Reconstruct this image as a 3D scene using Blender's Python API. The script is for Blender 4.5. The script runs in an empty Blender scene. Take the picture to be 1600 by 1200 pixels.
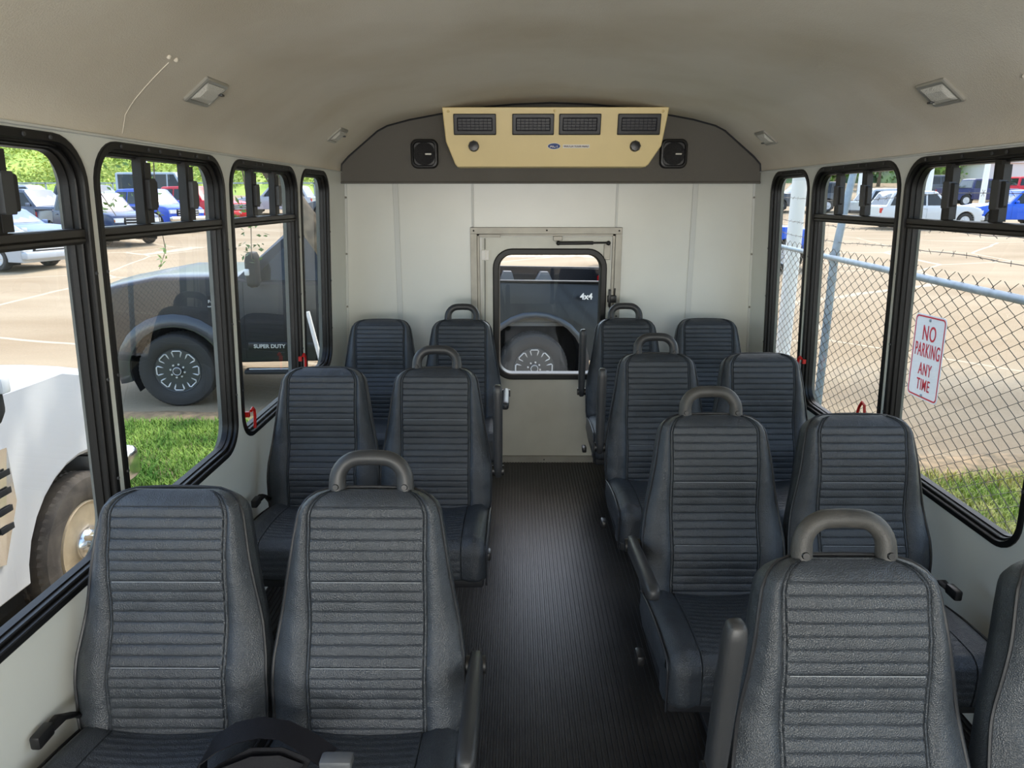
import bpy, bmesh, math, random
from mathutils import Vector, Matrix
PI = math.pi
random.seed(7)
SC = bpy.context.scene
COL = SC.collection

# ------------------------------------------------------------------ camera, sky, sun, exposure
CAMH = 1.555
PITCH = math.atan(290 / 1100)
YAW = math.atan(7 / 1100 * math.cos(PITCH))
cd = bpy.data.cameras.new('camera')
cam = bpy.data.objects.new('camera', cd)
COL.objects.link(cam)
cam.location = (0, 0, CAMH)
cam.rotation_euler = (PI / 2 - PITCH, 0, YAW)
cd.sensor_width = 36
cd.lens = 36 * 1100 / 1600
cd.clip_start = 0.02
cd.clip_end = 500
SC.camera = cam

world = bpy.data.worlds.new('sky')
SC.world = world
world.use_nodes = True
wn = world.node_tree.nodes
wl = world.node_tree.links
wn.clear()
wo = wn.new('ShaderNodeOutputWorld')
wb_ = wn.new('ShaderNodeBackground')
sky = wn.new('ShaderNodeTexSky')
sky.sky_type = 'NISHITA'
sky.sun_disc = False
sky.sun_elevation = math.radians(58)
sky.sun_rotation = math.radians(25)
sky.altitude = 100
sky.air_density = 1.3
sky.dust_density = 3.0
sky.ozone_density = 1.0
wl.new(sky.outputs[0], wb_.inputs[0])
wl.new(wb_.outputs[0], wo.inputs[0])
wb_.inputs[1].default_value = 0.27

sd = bpy.data.lights.new('sun', 'SUN')
sun = bpy.data.objects.new('sun', sd)
COL.objects.link(sun)
sd.energy = 1.08
sd.color = (1.0, 0.95, 0.86)
sd.angle = math.radians(0.8)
SUN_EL = math.radians(58)
SUN_AZ = math.radians(38)       # measured from +y towards +x
sdir = Vector((math.sin(SUN_AZ) * math.cos(SUN_EL), math.cos(SUN_AZ) * math.cos(SUN_EL), math.sin(SUN_EL)))
sun.rotation_euler = sdir.to_track_quat('Z', 'Y').to_euler()
sun.location = (0, 0, 30)

# added area fill at the open windscreen end, tilted up to brighten the cabin
ad = bpy.data.lights.new('cabin_fill_light', 'AREA')
al_ = bpy.data.objects.new('cabin_fill_light', ad)
COL.objects.link(al_)
ad.shape = 'RECTANGLE'; ad.size = 2.1; ad.size_y = 1.1
ad.energy = 52; ad.color = (1.0, 0.98, 0.95)
al_.location = (0.18, -2.5, 1.12)
al_.rotation_euler = (math.radians(136), 0, 0)

SC.view_settings.view_transform = 'Standard'
SC.view_settings.look = 'None'
SC.view_settings.gamma = 1
SC.view_settings.use_curve_mapping = False
SC.view_settings.exposure = 1.35

# ------------------------------------------------------------------ materials
def srgb(r, g, b):
    f = lambda c: (c / 255 / 12.92) if c / 255 <= 0.04045 else ((c / 255 + 0.055) / 1.055) ** 2.4
    return (f(r), f(g), f(b))

def mat(name, col, rough=0.5, metal=0.0, var=0.0, vscale=5.0, bump=0.0, bscale=200.0, bump2=0.0, b2scale=20.0,
        col2=None, spec=0.5, coat=0.0, btype='NOISE', vdetail=4, lo=0.35, hi=0.65, emit=None):
    m = bpy.data.materials.new(name)
    m.use_nodes = True
    N, L = m.node_tree.nodes, m.node_tree.links
    p = N['Principled BSDF']
    p.inputs['Base Color'].default_value = (*col, 1)
    p.inputs['Roughness'].default_value = rough
    p.inputs['Metallic'].default_value = metal
    p.inputs['Specular IOR Level'].default_value = spec
    if coat: 
        p.inputs['Coat Weight'].default_value = coat
        p.inputs['Coat Roughness'].default_value = 0.06
    tc = N.new('ShaderNodeTexCoord')
    if var or col2:
        n = N.new('ShaderNodeTexNoise'); n.inputs['Scale'].default_value = vscale; n.inputs['Detail'].default_value = vdetail
        L.new(tc.outputs['Object'], n.inputs['Vector'])
        r = N.new('ShaderNodeValToRGB')
        r.color_ramp.elements[0].position = lo; r.color_ramp.elements[1].position = hi
        c2 = col2 if col2 else tuple(c * (1 - var) for c in col)
        r.color_ramp.elements[0].color = (*c2, 1); r.color_ramp.elements[1].color = (*col, 1)
        L.new(n.outputs['Fac'], r.inputs[0]); L.new(r.outputs[0], p.inputs['Base Color'])
    prev = None
    if bump:
        if btype == 'VORONOI':
            n = N.new('ShaderNodeTexVoronoi'); n.inputs['Scale'].default_value = bscale; o = n.outputs['Distance']
        else:
            n = N.new('ShaderNodeTexNoise'); n.inputs['Scale'].default_value = bscale; n.inputs['Detail'].default_value = 3; o = n.outputs['Fac']
        L.new(tc.outputs['Object'], n.inputs['Vector'])
        b = N.new('ShaderNodeBump'); b.inputs['Strength'].default_value = bump; b.inputs['Distance'].default_value = 0.002
        L.new(o, b.inputs['Height']); prev = b
    if bump2:
        n = N.new('ShaderNodeTexNoise'); n.inputs['Scale'].default_value = b2scale; n.inputs['Detail'].default_value = 2
        L.new(tc.outputs['Object'], n.inputs['Vector'])
        b = N.new('ShaderNodeBump'); b.inputs['Strength'].default_value = bump2; b.inputs['Distance'].default_value = 0.01
        L.new(n.outputs['Fac'], b.inputs['Height'])
        if prev: L.new(prev.outputs[0], b.inputs['Normal'])
        prev = b
    if prev: L.new(prev.outputs[0], p.inputs['Normal'])
    return m

def glass_mat(name, tint=(0.93, 0.95, 0.93), refl=1.0, ior=1.5):
    m = bpy.data.materials.new(name); m.use_nodes = True
    N, L = m.node_tree.nodes, m.node_tree.links
    N.clear()
    o = N.new('ShaderNodeOutputMaterial'); mx = N.new('ShaderNodeMixShader')
    t = N.new('ShaderNodeBsdfTransparent'); t.inputs[0].default_value = (*tint, 1)
    g = N.new('ShaderNodeBsdfGlossy'); g.inputs['Roughness'].default_value = 0.0
    f = N.new('ShaderNodeLayerWeight'); f.inputs[0].default_value = 0.5      # facing: 0 head-on, 1 grazing, same from both sides
    pw = N.new('ShaderNodeMath'); pw.operation = 'POWER'; pw.inputs[1].default_value = 4.0
    k = N.new('ShaderNodeMath'); k.operation = 'MULTIPLY_ADD'; k.inputs[1].default_value = .85 * refl; k.inputs[2].default_value = .05 * refl
    L.new(f.outputs['Facing'], pw.inputs[0]); L.new(pw.outputs[0], k.inputs[0]); L.new(k.outputs[0], mx.inputs[0])
    L.new(t.outputs[0], mx.inputs[1]); L.new(g.outputs[0], mx.inputs[2]); L.new(mx.outputs[0], o.inputs[0])
    return m

M = {}
M['vinyl'] = mat('seat_vinyl', (0.041, 0.048, 0.057), 0.35, bump=0.55, bscale=420, btype='VORONOI', bump2=0.35, b2scale=24, var=0.25, vscale=9, spec=0.55)
M['piping'] = mat('seat_piping', (0.018, 0.019, 0.022), 0.45)
M['thread'] = mat('pale_thread', (0.32, 0.34, 0.36), 0.7)
M['handle'] = mat('handle_plastic', (0.030, 0.031, 0.033), 0.42, bump=0.2, bscale=600)
M['handle_worn'] = mat('worn_handle_plastic', (0.060, 0.058, 0.054), 0.5, col2=(0.035, 0.034, 0.032), vscale=25, bump=0.3, bscale=500)
M['blackmetal'] = mat('black_metal', (0.012, 0.012, 0.013), 0.4)
M['base'] = mat('seat_base', (0.016, 0.017, 0.02), 0.5)
M['webbing'] = mat('belt_webbing', (0.008, 0.008, 0.010), 0.45, bump=0.4, bscale=900, spec=0.15)
M['buckle'] = mat('buckle_grey', (0.10, 0.105, 0.11), 0.4)
M['chrome'] = mat('chrome', (0.75, 0.75, 0.75), 0.18, 1.0)
M['ceil'] = mat('ceiling_fabric', srgb(222, 216, 204), 0.95, col2=srgb(206, 197, 180), vscale=1.6, lo=0.3, hi=0.6, bump=0.5, bscale=260, spec=0.1, vdetail=6)
M['wall'] = mat('wall_panel', srgb(226, 228, 222), 0.42, var=0.04, vscale=3, bump2=0.05, b2scale=9)
M['rear'] = mat('rear_wall_panel', srgb(222, 223, 216), 0.30, var=0.05, vscale=3, bump=0.08, bscale=120, bump2=0.12, b2scale=7)
M['door'] = mat('door_panel', srgb(205, 204, 192), 0.38, var=0.10, vscale=5, bump2=0.08, b2scale=10)
M['seamtrim'] = mat('panel_seam_trim', srgb(206, 208, 204), 0.4)
M['rubber'] = mat('window_frame_black', (0.006, 0.006, 0.006), 0.42, bump=0.1, bscale=300, spec=0.35)
M['rubber2'] = mat('window_frame_brown', (0.028, 0.026, 0.023), 0.45)
M['latch'] = mat('latch_plastic', (0.012, 0.012, 0.013), 0.45)
M['latchgrey'] = mat('latch_grey', (0.045, 0.048, 0.052), 0.4)
M['alum'] = mat('aluminium', srgb(160, 157, 148), 0.5, 0.6, var=0.15, vscale=14)
M['header'] = mat('header_vinyl', srgb(97, 94, 88), 0.75, var=0.08, vscale=3, bump=0.3, bscale=300)
M['cream'] = mat('ac_cream', srgb(240, 218, 160), 0.42, var=0.05, vscale=4)
M['ventblack'] = mat('vent_black', (0.010, 0.010, 0.012), 0.35)
M['ventgrid'] = mat('vent_grid', (0.05, 0.05, 0.065), 0.4)
M['blue'] = mat('sticker_blue', srgb(22, 60, 130), 0.4)
M['white'] = mat('sticker_white', srgb(240, 236, 230), 0.5)
M['redtext'] = mat('sticker_red', srgb(170, 40, 30), 0.5)
M['darktext'] = mat('sticker_dark', srgb(80, 50, 60), 0.5)
M['red'] = mat('red_plastic', srgb(190, 28, 24), 0.4)
M['floor'] = mat('ribbed_rubber', (0.009, 0.009, 0.010), 0.34, col2=(0.020, 0.020, 0.021), vscale=6, bump=0.25, bscale=250, spec=0.32)
M['lens'] = mat('lamp_lens', srgb(215, 213, 205), 0.12, bump=0.6, bscale=250, btype='VORONOI', spec=0.8)
M['lampframe'] = mat('lamp_frame', srgb(170, 168, 160), 0.3, 0.4)
M['glass'] = glass_mat('bus_glass', (0.93, 0.94, 0.92), 0.9)
M['concrete'] = None
M['skin_out'] = mat('bus_outer_white', srgb(225, 225, 222), 0.35)

# ------------------------------------------------------------------ mesh helpers
def link(name, me, m, parent=None, loc=None):
    o = bpy.data.objects.new(name, me)
    COL.objects.link(o)
    if m is not None: me.materials.append(m)
    if parent: o.parent = parent
    if loc: o.location = loc
    return o

def obj(name, bm, m, parent=None, smooth=40, loc=None, rot=None):
    bmesh.ops.recalc_face_normals(bm, faces=bm.faces)
    me = bpy.data.meshes.new(name)
    bm.to_mesh(me); bm.free()
    if smooth:
        for p in me.polygons: p.use_smooth = True
        me.set_sharp_from_angle(angle=math.radians(smooth))
    o = link(name, me, m, parent, loc)
    if rot: o.rotation_euler = rot
    return o

def tag(o, label=None, cat=None, group=None, kind=None):
    if label: o['label'] = label
    if cat: o['category'] = cat
    if group: o['group'] = group
    if kind: o['kind'] = kind
    return o

def struct(o): o['kind'] = 'structure'; return o

def empty(name, loc=(0, 0, 0), rz=0.0):
    o = bpy.data.objects.new(name, None); COL.objects.link(o)
    o.location = loc; o.rotation_euler = (0, 0, rz); o.empty_display_size = 0.1
    return o

def thing(name, label, cat, loc=(0, 0, 0), rz=0.0, group=None):
    return tag(empty(name, loc, rz), label, cat, group)

def copy_tree(o, parent=None):
    c = o.copy(); COL.objects.link(c)
    if parent: c.parent = parent
    for ch in list(o.children): copy_tree(ch, c)
    return c

def box(bm, c, s, rot=None, bev=0.0, seg=2):
    r = bmesh.ops.create_cube(bm, size=1.0)
    vs = r['verts']
    bmesh.ops.scale(bm, vec=Vector(s), verts=vs)
    if bev:
        es = list({e for v in vs for e in v.link_edges})
        rr = bmesh.ops.bevel(bm, geom=es, offset=bev, segments=seg, affect='EDGES', profile=0.5)
        vs = list({v for f in rr['faces'] for v in f.verts} | {v for v in vs if v.is_valid})
    if rot is not None:
        bmesh.ops.rotate(bm, cent=(0, 0, 0), matrix=rot, verts=vs)
    bmesh.ops.translate(bm, vec=Vector(c), verts=vs)
    return vs

def rings(bm, rs, close=True, cap0=True, cap1=True):
    prev = None; first = None
    for ring in rs:
        vs = [bm.verts.new(p) for p in ring]
        if prev:
            n = len(vs)
            for i in range(n if close else n - 1):
                j = (i + 1) % n
                try: bm.faces.new((prev[i], prev[j], vs[j], vs[i]))
                except ValueError: pass
        else: first = vs
        prev = vs
    if cap0 and close: bm.faces.new(first[::-1])
    if cap1 and close: bm.faces.new(prev)
    return prev

def tube(bm, pts, r, n=8, closed=False, caps=True, flat=1.0):
    pts = [Vector(p) for p in pts]
    m = len(pts)
    rr = r if isinstance(r, (list, tuple)) else [r] * m
    tang = []
    for i in range(m):
        a = pts[(i - 1) % m] if (closed or i > 0) else pts[i]
        b = pts[(i + 1) % m] if (closed or i < m - 1) else pts[i]
        tang.append((b - a).normalized())
    t0 = tang[0]
    up = Vector((0, 0, 1)) if abs(t0.z) < 0.9 else Vector((0, 1, 0))
    nrm = (up - t0 * up.dot(t0)).normalized()
    rs = []
    for i in range(m):
        t = tang[i]
        nrm = (nrm - t * nrm.dot(t)).normalized()
        bi = t.cross(nrm)
        rs.append([pts[i] + (nrm * math.cos(2 * PI * k / n) * flat + bi * math.sin(2 * PI * k / n)) * rr[i] for k in range(n)])
    if closed:
        allv = [[bm.verts.new(p) for p in ring] for ring in rs]
        for i in range(m):
            A, B = allv[i], allv[(i + 1) % m]
            for k in range(n):
                bm.faces.new((A[k], A[(k + 1) % n], B[(k + 1) % n], B[k]))
    else:
        rings(bm, rs, True, caps, caps)

def lathe(bm, prof, axis='y', n=32, c=(0, 0, 0)):
    """prof: list of (radius, along)"""
    rs = []
    c = Vector(c)
    for r, a in prof:
        ring = []
        for k in range(n):
            t = 2 * PI * k / n
            if axis == 'y': p = (r * math.cos(t), a, r * math.sin(t))
            elif axis == 'x': p = (a, r * math.cos(t), r * math.sin(t))
            else: p = (r * math.cos(t), r * math.sin(t), a)
            ring.append(c + Vector(p))
        rs.append(ring)
    rings(bm, rs)

def prism(bm, pts, fn, d0, d1):
    """2-D polygon pts, fn(a,b,d)->3-D point"""
    rings(bm, [[fn(a, b, d0) for a, b in pts], [fn(a, b, d1) for a, b in pts]])

def rrect(x0, x1, y0, y1, r, n=6):
    r = max(r, 0.0005)
    pts = []
    for cx, cy, a0 in ((x1 - r, y1 - r, 0), (x0 + r, y1 - r, 90), (x0 + r, y0 + r, 180), (x1 - r, y0 + r, 270)):
        for k in range(n + 1):
            a = math.radians(a0 + 90 * k / n)
            pts.append((cx + r * math.cos(a), cy + r * math.sin(a)))
    return pts

def interp(x, tab):
    if x <= tab[0][0]: return tab[0][1]
    for (a, b), (c, d) in zip(tab, tab[1:]):
        if x <= c: return b + (d - b) * (x - a) / (c - a)
    return tab[-1][1]

def text(name, body, size, m, parent, loc, rot, extrude=0.0006, align='CENTER', sx=1.0, bold=0.0, space=1.0):
    cu = bpy.data.curves.new(name, 'FONT')
    cu.body = body; cu.size = size; cu.extrude = extrude; cu.align_x = align; cu.align_y = 'CENTER'
    cu.offset = bold; cu.space_character = space
    cu.materials.append(m)
    t = bpy.data.objects.new(name + '_curve', cu); COL.objects.link(t)
    bpy.context.view_layer.update()
    me = bpy.data.meshes.new_from_object(t)
    bpy.data.objects.remove(t)
    o = bpy.data.objects.new(name, me); COL.objects.link(o)
    o.parent = parent; o.location = loc; o.rotation_euler = rot; o.scale = (sx, 1, 1)
    return o

def frame_mat(origin, xa, ya):
    xa = Vector(xa).normalized(); ya = Vector(ya); ya = (ya - xa * ya.dot(xa)).normalized(); za = xa.cross(ya)
    return Matrix((xa, ya, za)).transposed()

ME = {}
def mesh_of(key, builder, smooth=40):
    bm = builder()
    bmesh.ops.recalc_face_normals(bm, faces=bm.faces)
    me = bpy.data.meshes.new(key); bm.to_mesh(me); bm.free()
    for p in me.polygons: p.use_smooth = True
    me.set_sharp_from_angle(angle=math.radians(smooth))
    ME[key] = me
    return me
def part(name, key, m, parent):
    me = ME[key]
    if not me.materials: me.materials.append(m)
    o = bpy.data.objects.new(name, me); COL.objects.link(o); o.parent = parent
    return o
def b_screw():
    bm = bmesh.new()
    r = bmesh.ops.create_cone(bm, cap_ends=True, segments=8, radius1=0.005, radius2=0.004, depth=0.004)
    bmesh.ops.rotate(bm, cent=(0, 0, 0), matrix=Matrix.Rotation(PI / 2, 3, 'Y'), verts=r['verts'])
    return bm
mesh_of('screw', b_screw)
# ------------------------------------------------------------------ bus shell
YR = 4.05      # rear wall
YF = -2.60     # front of the cabin behind the camera
LEAN = 0.044
def wx(side, z, d=0.0):
    if side < 0: return -0.95 - LEAN * (1.695 - z) - d
    return 1.316 + LEAN * (1.695 - z) + d
def wp(side, y, z, d=0.0): return Vector((wx(side, z, d), y, z))

PITCHR = 0.0170
bm = bmesh.new()
prof = []
x = -1.06
while x < 1.42:
    prof += [(x, 0.0), (x + 0.0012, 0.0045), (x + 0.0075, 0.0045), (x + 0.0087, 0.0)]
    x += PITCHR
rings(bm, [[(a, y, b) for a, b in prof] for y in (YF, 0.4, YR)], close=False)
o = struct(obj('floor', bm, M['floor'], smooth=0))
bm = bmesh.new(); box(bm, (0.18, (YF + YR) / 2, -0.06), (2.5, YR - YF + 0.1, 0.11)); obj('subfloor', bm, M['base'], o, smooth=0)

# windows: (side, y0, y1, z0, slider)
ZT = 1.685
WINS = [(-1, -1.36, -0.66, .69, 1), (-1, -.60, .10, .69, 1), (-1, .15, .86, .69, 1), (-1, .915, 1.62, .69, 1), (-1, 1.645, 2.378, .69, 1), (-1, 2.42, 3.168, .69, 1), (-1, 3.215, 3.70, .69, 0),
        (1, 3.295, 3.79, .60, 0), (1, 2.515, 3.262, .60, 1), (1, 1.735, 2.490, .60, 1), (1, .98, 1.69, .60, 1), (1, .22, .93, .60, 1)]
RW = 0.105
def wall_with_holes(side, name):
    bm = bmesh.new()
    for d in (0.0, 0.065):
        edges = []
        def loop(pts):
            vs = [bm.verts.new((y, z, d)) for y, z in pts]
            for i in range(len(vs)): edges.append(bm.edges.new((vs[i], vs[(i + 1) % len(vs)])))
        loop([(YF, -0.05), (YR, -0.05), (YR, 1.70), (YF, 1.70)])
        for s, y0, y1, z0, sl in WINS:
            if s == side: loop(rrect(y0 + .004, y1 - .004, z0 + .004, ZT - .004, RW - .004, 8))
        bmesh.ops.triangle_fill(bm, use_beauty=True, use_dissolve=False, edges=edges)
    for v in bm.verts: v.co = wp(side, v.co.x, v.co.y, v.co.z)
    return obj(name, bm, M['wall'], smooth=0)
struct(wall_with_holes(-1, 'wall_left'))
struct(wall_with_holes(1, 'wall_right'))

CX = 0.183
CEIL = [(-1.133, 1.693), (-1.127, 1.735), (-1.088, 1.775), (-.925, 1.905), (-.87, 1.932), (-.75, 1.962), (-.59, 1.99), (-.4, 2.02), (-.2, 2.038), (0, 2.045)]
CEIL = CEIL + [(-a, b) for a, b in CEIL[-2::-1]]
bm = bmesh.new()
inner = [(CX + a, b) for a, b in CEIL]
outer = [(CX + a * 1.06, b + 0.05) for a, b in CEIL]
ys = [YF, 0.0, 2.0, YR]
rings(bm, [[(a, y, b) for a, b in inner] for y in ys], close=False)
rings(bm, [[(a, y, b) for a, b in outer] for y in ys], close=False)
ceil = struct(obj('ceiling', bm, M['ceil'], smooth=50))
# thin seam cords / cove line where ceiling liner meets the wall
for side, nm in ((-1, 'trim_1'), (1, 'trim_2')):
    bm = bmesh.new()
    tube(bm, [wp(side, YF, 1.693, -0.004), wp(side, YR, 1.693, -0.004)], 0.004, 6)
    struct(obj(nm, bm, M['seamtrim']))

def in_quad(name, parent, pts, m, th):
    pass

# window builder
def make_window(idx, side, y0, y1, z0, slider):
    root = struct(empty('window_%d' % idx, wp(side, (y0 + y1) / 2, z0)))
    off = Vector(root.location)
    def P(y, z, d): return wp(side, y, z, d) - off
    bm = bmesh.new()
    prof = [(0.0, 0.002), (0.0, -0.004), (0.003, -0.006), (0.017, -0.006), (0.019, -0.003), (0.019, 0.010), (0.024, 0.010), (0.026, 0.007), (0.028, 0.010), (0.028, 0.022), (0.032, 0.022), (0.034, 0.040)]
    rs = []
    for ins, d in prof:
        rs.append([P(y, z, d) for y, z in rrect(y0 + ins, y1 - ins, z0 + ins, ZT - ins, RW - ins, 8)])
    rings(bm, rs, True, False, False)
    obj('frame', bm, M['rubber'], root, smooth=30)
    if idx in (4, 5, 6, 7, 8, 9, 10):
        ys_ = (y0 + .12, y0 + .25, y0 + .31, y1 - .31, y1 - .2, y1 - .12) if slider else (y0 + .14, y1 - .15)
        spots = [(y, ZT - .010) for y in ys_] + [(y, z) for z in (z0 + .2, z0 + .45, z0 + .7) for y in (y0 + .010, y1 - .010)]
        for y, z in spots:
            q = part('screw', 'screw', M['latchgrey'], root); q.location = P(y, z, -.007)
    i = 0.031
    if slider:
        # horizontal bar
        bm = bmesh.new()
        zz = [(1.456, .038), (1.456, .008), (1.462, .003), (1.468, .003), (1.470, .008), (1.473, .003), (1.487, .003), (1.490, .008), (1.490, .038)]
        rings(bm, [[P(y, z, d) for z, d in zz] for y in (y0 + .02, y1 - .02)], True)
        obj('mullion', bm, M['rubber2'], root, smooth=30)
        bm = bmesh.new()
        pts = [(y, z) for y, z in rrect(y0 + i, y1 - i, 1.48, ZT - i, .058, 6)]
        bm.faces.new([bm.verts.new(P(y, z, .034)) for y, z in pts]); obj('upper_pane', bm, M['glass'], root, smooth=0)
        bm = bmesh.new()
        pts = rrect(y0 + i, y1 - i, z0 + i, 1.465, .058, 6)
        bm.faces.new([bm.verts.new(P(y, z, .034)) for y, z in pts]); obj('lower_pane', bm, M['glass'], root, smooth=0)
        bars = ((y0 + .18, y0 + .435) if idx == 4 else (y0 + .25, y0 + .50)) if side < 0 else (y1 - .45, y1 - .22)
        for k, yb in enumerate(bars):
            bm = bmesh.new()
            prism(bm, [(yb - .014, 1.49), (yb + .014, 1.49), (yb + .014, ZT - .02), (yb - .014, ZT - .02)], lambda a, b, d: P(a, b, d), .010, .034)
            s = obj('sash_bar', bm, M['rubber'], root, smooth=0)
            bm = bmesh.new()
            yl = yb + (.016 if side < 0 else -.016)
            prism(bm, [(yl - .015, 1.492), (yl + .015, 1.492), (yl + .015, 1.645), (yl - .015, 1.645)], lambda a, b, d: P(a, b, d), .008, .030)
            obj('pull_rail', bm, M['latch'], s, smooth=0)
            bm = bmesh.new()
            prism(bm, rrect(yl - .016, yl + .016, 1.525, 1.605, .004, 2), lambda a, b, d: P(a, b, d), -.002, .02)
            lt = obj('latch', bm, M['latchgrey'] if (k == 1 or side > 0) else M['latch'], root, smooth=0)
            bm = bmesh.new()
            yt = yl + (.024 if side < 0 else -.024)
            prism(bm, rrect(yt - .012, yt + .012, 1.530, 1.600, .006, 2), lambda a, b, d: P(a, b, d), .004, .014)
            obj('latch_tab', bm, M['latch'], lt, smooth=0)
    else:
        bm = bmesh.new()
        pts = rrect(y0 + i, y1 - i, z0 + i, ZT - i, .058, 6)
        bm.faces.new([bm.verts.new(P(y, z, .034)) for y, z in pts]); obj('pane', bm, M['glass'], root, smooth=0)
    return root, P
wroots = []
for k, (s, y0, y1, z0, sl) in enumerate(WINS):
    wroots.append(make_window(k + 1, s, y0, y1, z0, sl))
# red emergency release levers on the window frames
def lever(widx, side, y, z, up=False):
    root, P = wroots[widx]
    bm = bmesh.new()
    if up: path = [(y + .05, z - .07), (y + .035, z - .03), (y + .015, z - .005), (y - .005, z - .012), (y - .012, z - .05)]
    else: path = [(y - .01, z + .03), (y + .008, z + .036), (y + .022, z + .025), (y + .026, z), (y + .022, z - .045)]
    tube(bm, [P(a, b, -.022) for a, b in path], .0055, 8)
    if not up: box(bm, P(y - .012, z + .018, -.010), (.014, .012, .02))
    tag(obj('release_lever', bm, M['red'], root), 'red emergency release lever')
lever(5, -1, 2.462, .775)
lever(5, -1, 3.115, .835)
lever(8, 1, 3.228, .80)
lever(8, 1, 2.60, .80, True)

# rear wall with window opening
DX0, DX1 = -0.195, 0.533
bm = bmesh.new()
for y in (YR, YR + .06):
    edges = []
    def loop(pts):
        vs = [bm.verts.new((a, y, b)) for a, b in pts]
        for i in range(len(vs)): edges.append(bm.edges.new((vs[i], vs[(i + 1) % len(vs)])))
    loop([(wx(-1, 0) - .02, -.05), (wx(1, 0) + .02, -.05), (wx(1, 1.7) + .02, 1.70), (CX + .8, 1.93), (CX, 2.03), (CX - .8, 1.93), (wx(-1, 1.7) - .02, 1.70)])
    loop(rrect(-.115, .495, .54, 1.262, .09, 8))
    bmesh.ops.triangle_fill(bm, use_beauty=True, use_dissolve=False, edges=edges)
struct(obj('wall_rear', bm, M['rear'], smooth=0))
# vertical seam strips on the rear wall
n = 3
for xs_, w_, z0_ in ((-.245, .012, 1.40), (.559, .012, 1.40), (-.672, .03, 0.0), (.991, .03, 0.0), (-.945, .014, 0.0), (1.312, .014, 0.0)):
    bm = bmesh.new()
    sg = -1 if xs_ < .18 else 1
    tilt = 0.0 if abs(xs_ - .183) < 1.1 else LEAN * sg
    vs = box(bm, (xs_, YR - .0025, (z0_ + 1.66) / 2), (w_, .005, 1.66 - z0_), bev=.0015, seg=1)
    if tilt:
        for v in bm.verts: v.co.x += tilt * (1.66 - v.co.z)
    o = struct(obj('trim_%d' % n, bm, M['seamtrim'])); n += 1
    if abs(xs_ - .183) > 1.1:
        bm = bmesh.new()
        for z in (.6, .95, 1.25, 1.56):
            r = bmesh.ops.create_uvsphere(bm, u_segments=8, v_segments=6, radius=.006)
            bmesh.ops.translate(bm, vec=(xs_ + tilt * (1.66 - z), YR - .006, z), verts=r['verts'])
        obj('screws', bm, M['alum'], o)

# overhead header panel across the back
bm = bmesh.new()
hp = [(CX + a * (1.0 if abs(a) < 1.12 else 1.0), b) for a, b in CEIL]
hp = [(-.955, 1.638)] + [(a, b + .004) for a, b in hp] + [(1.318, 1.638)]
prism(bm, hp, lambda a, b, d: Vector((a, d, b)), 3.965, 4.045)
hdr = struct(obj('trim_header', bm, M['header'], smooth=0))
bm = bmesh.new()
tube(bm, [(-.955, 3.965, 1.638), (1.318, 3.965, 1.638)], .006, 6)
obj('edge_bead', bm, M['header'], hdr)
bm = bmesh.new()
tube(bm, [(a, 3.962, b - .003) for a, b in [(CX + a, b) for a, b in CEIL]], .006, 6)
obj('cord', bm, M['piping'], hdr)

# rear door
door = struct(empty('door_1', (.169, YR, 0)))
def dl(v): return Vector(v) - Vector(door.location)
def dprism(bm, pts, d0, d1): prism(bm, pts, lambda a, b, d: dl((a, d, b)), d0, d1)
bm = bmesh.new()
edges = []
for y in (YR - .004, YR - .012):
    def loop(pts):
        vs = [bm.verts.new(dl((a, y, b))) for a, b in pts]
        for i in range(len(vs)): edges.append(bm.edges.new((vs[i], vs[(i + 1) % len(vs)])))
    edges = []
    loop([(DX0, .03), (DX1, .03), (DX1, 1.345), (DX0, 1.345)])
    loop(rrect(-.115, .495, .54, 1.262, .09, 8))
    bmesh.ops.triangle_fill(bm, use_beauty=True, use_dissolve=False, edges=edges)
obj('door_leaf', bm, M['door'], door, smooth=0)
bm = bmesh.new()
for (a0, a1, b0, b1, d) in ((-.259, -.222, 0, 1.398, .024), (.556, .593, 0, 1.398, .024), (-.259, .593, 1.362, 1.398, .026),
                            (-.222, -.207, 0, 1.362, .014), (.541, .556, 0, 1.362, .014), (-.222, .556, 1.350, 1.362, .014),
                            (-.26, .594, 0.0, .042, .03)):
    box(bm, dl(((a0 + a1) / 2, YR - d / 2, (b0 + b1) / 2)), (a1 - a0, d, b1 - b0), bev=.0015, seg=1)
obj('door_frame', bm, M['alum'], door, smooth=30)
bm = bmesh.new()
for a, b in ((-.24, 1.38), (.575, 1.38), (.17, 1.382), (-.24, .9), (.575, .9), (.17, .02)):
    r = bmesh.ops.create_uvsphere(bm, u_segments=8, v_segments=6, radius=.005)
    bmesh.ops.translate(bm, vec=dl((a, YR - .028, b)), verts=r['verts'])
obj('screws', bm, M['blackmetal'], door)
bm = bmesh.new()
rs = []
for ins, y in ((0, YR - .010), (0, YR - .022), (.006, YR - .028), (.030, YR - .028), (.036, YR - .020), (.040, YR + .03)):
    rs.append([dl((a, y, b)) for a, b in rrect(-.134 + ins, .514 - ins, .52 + ins, 1.282 - ins, .11 - ins, 8)])
rings(bm, rs, True, False, False)
wf = obj('window_frame', bm, M['rubber'], door, smooth=30)
bm = bmesh.new()
bm.faces.new([bm.verts.new(dl((a, YR + .02, b))) for a, b in rrect(-.096, .476, .558, 1.244, .07, 8)])
obj('pane', bm, M['glass'], wf, smooth=0)
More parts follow.
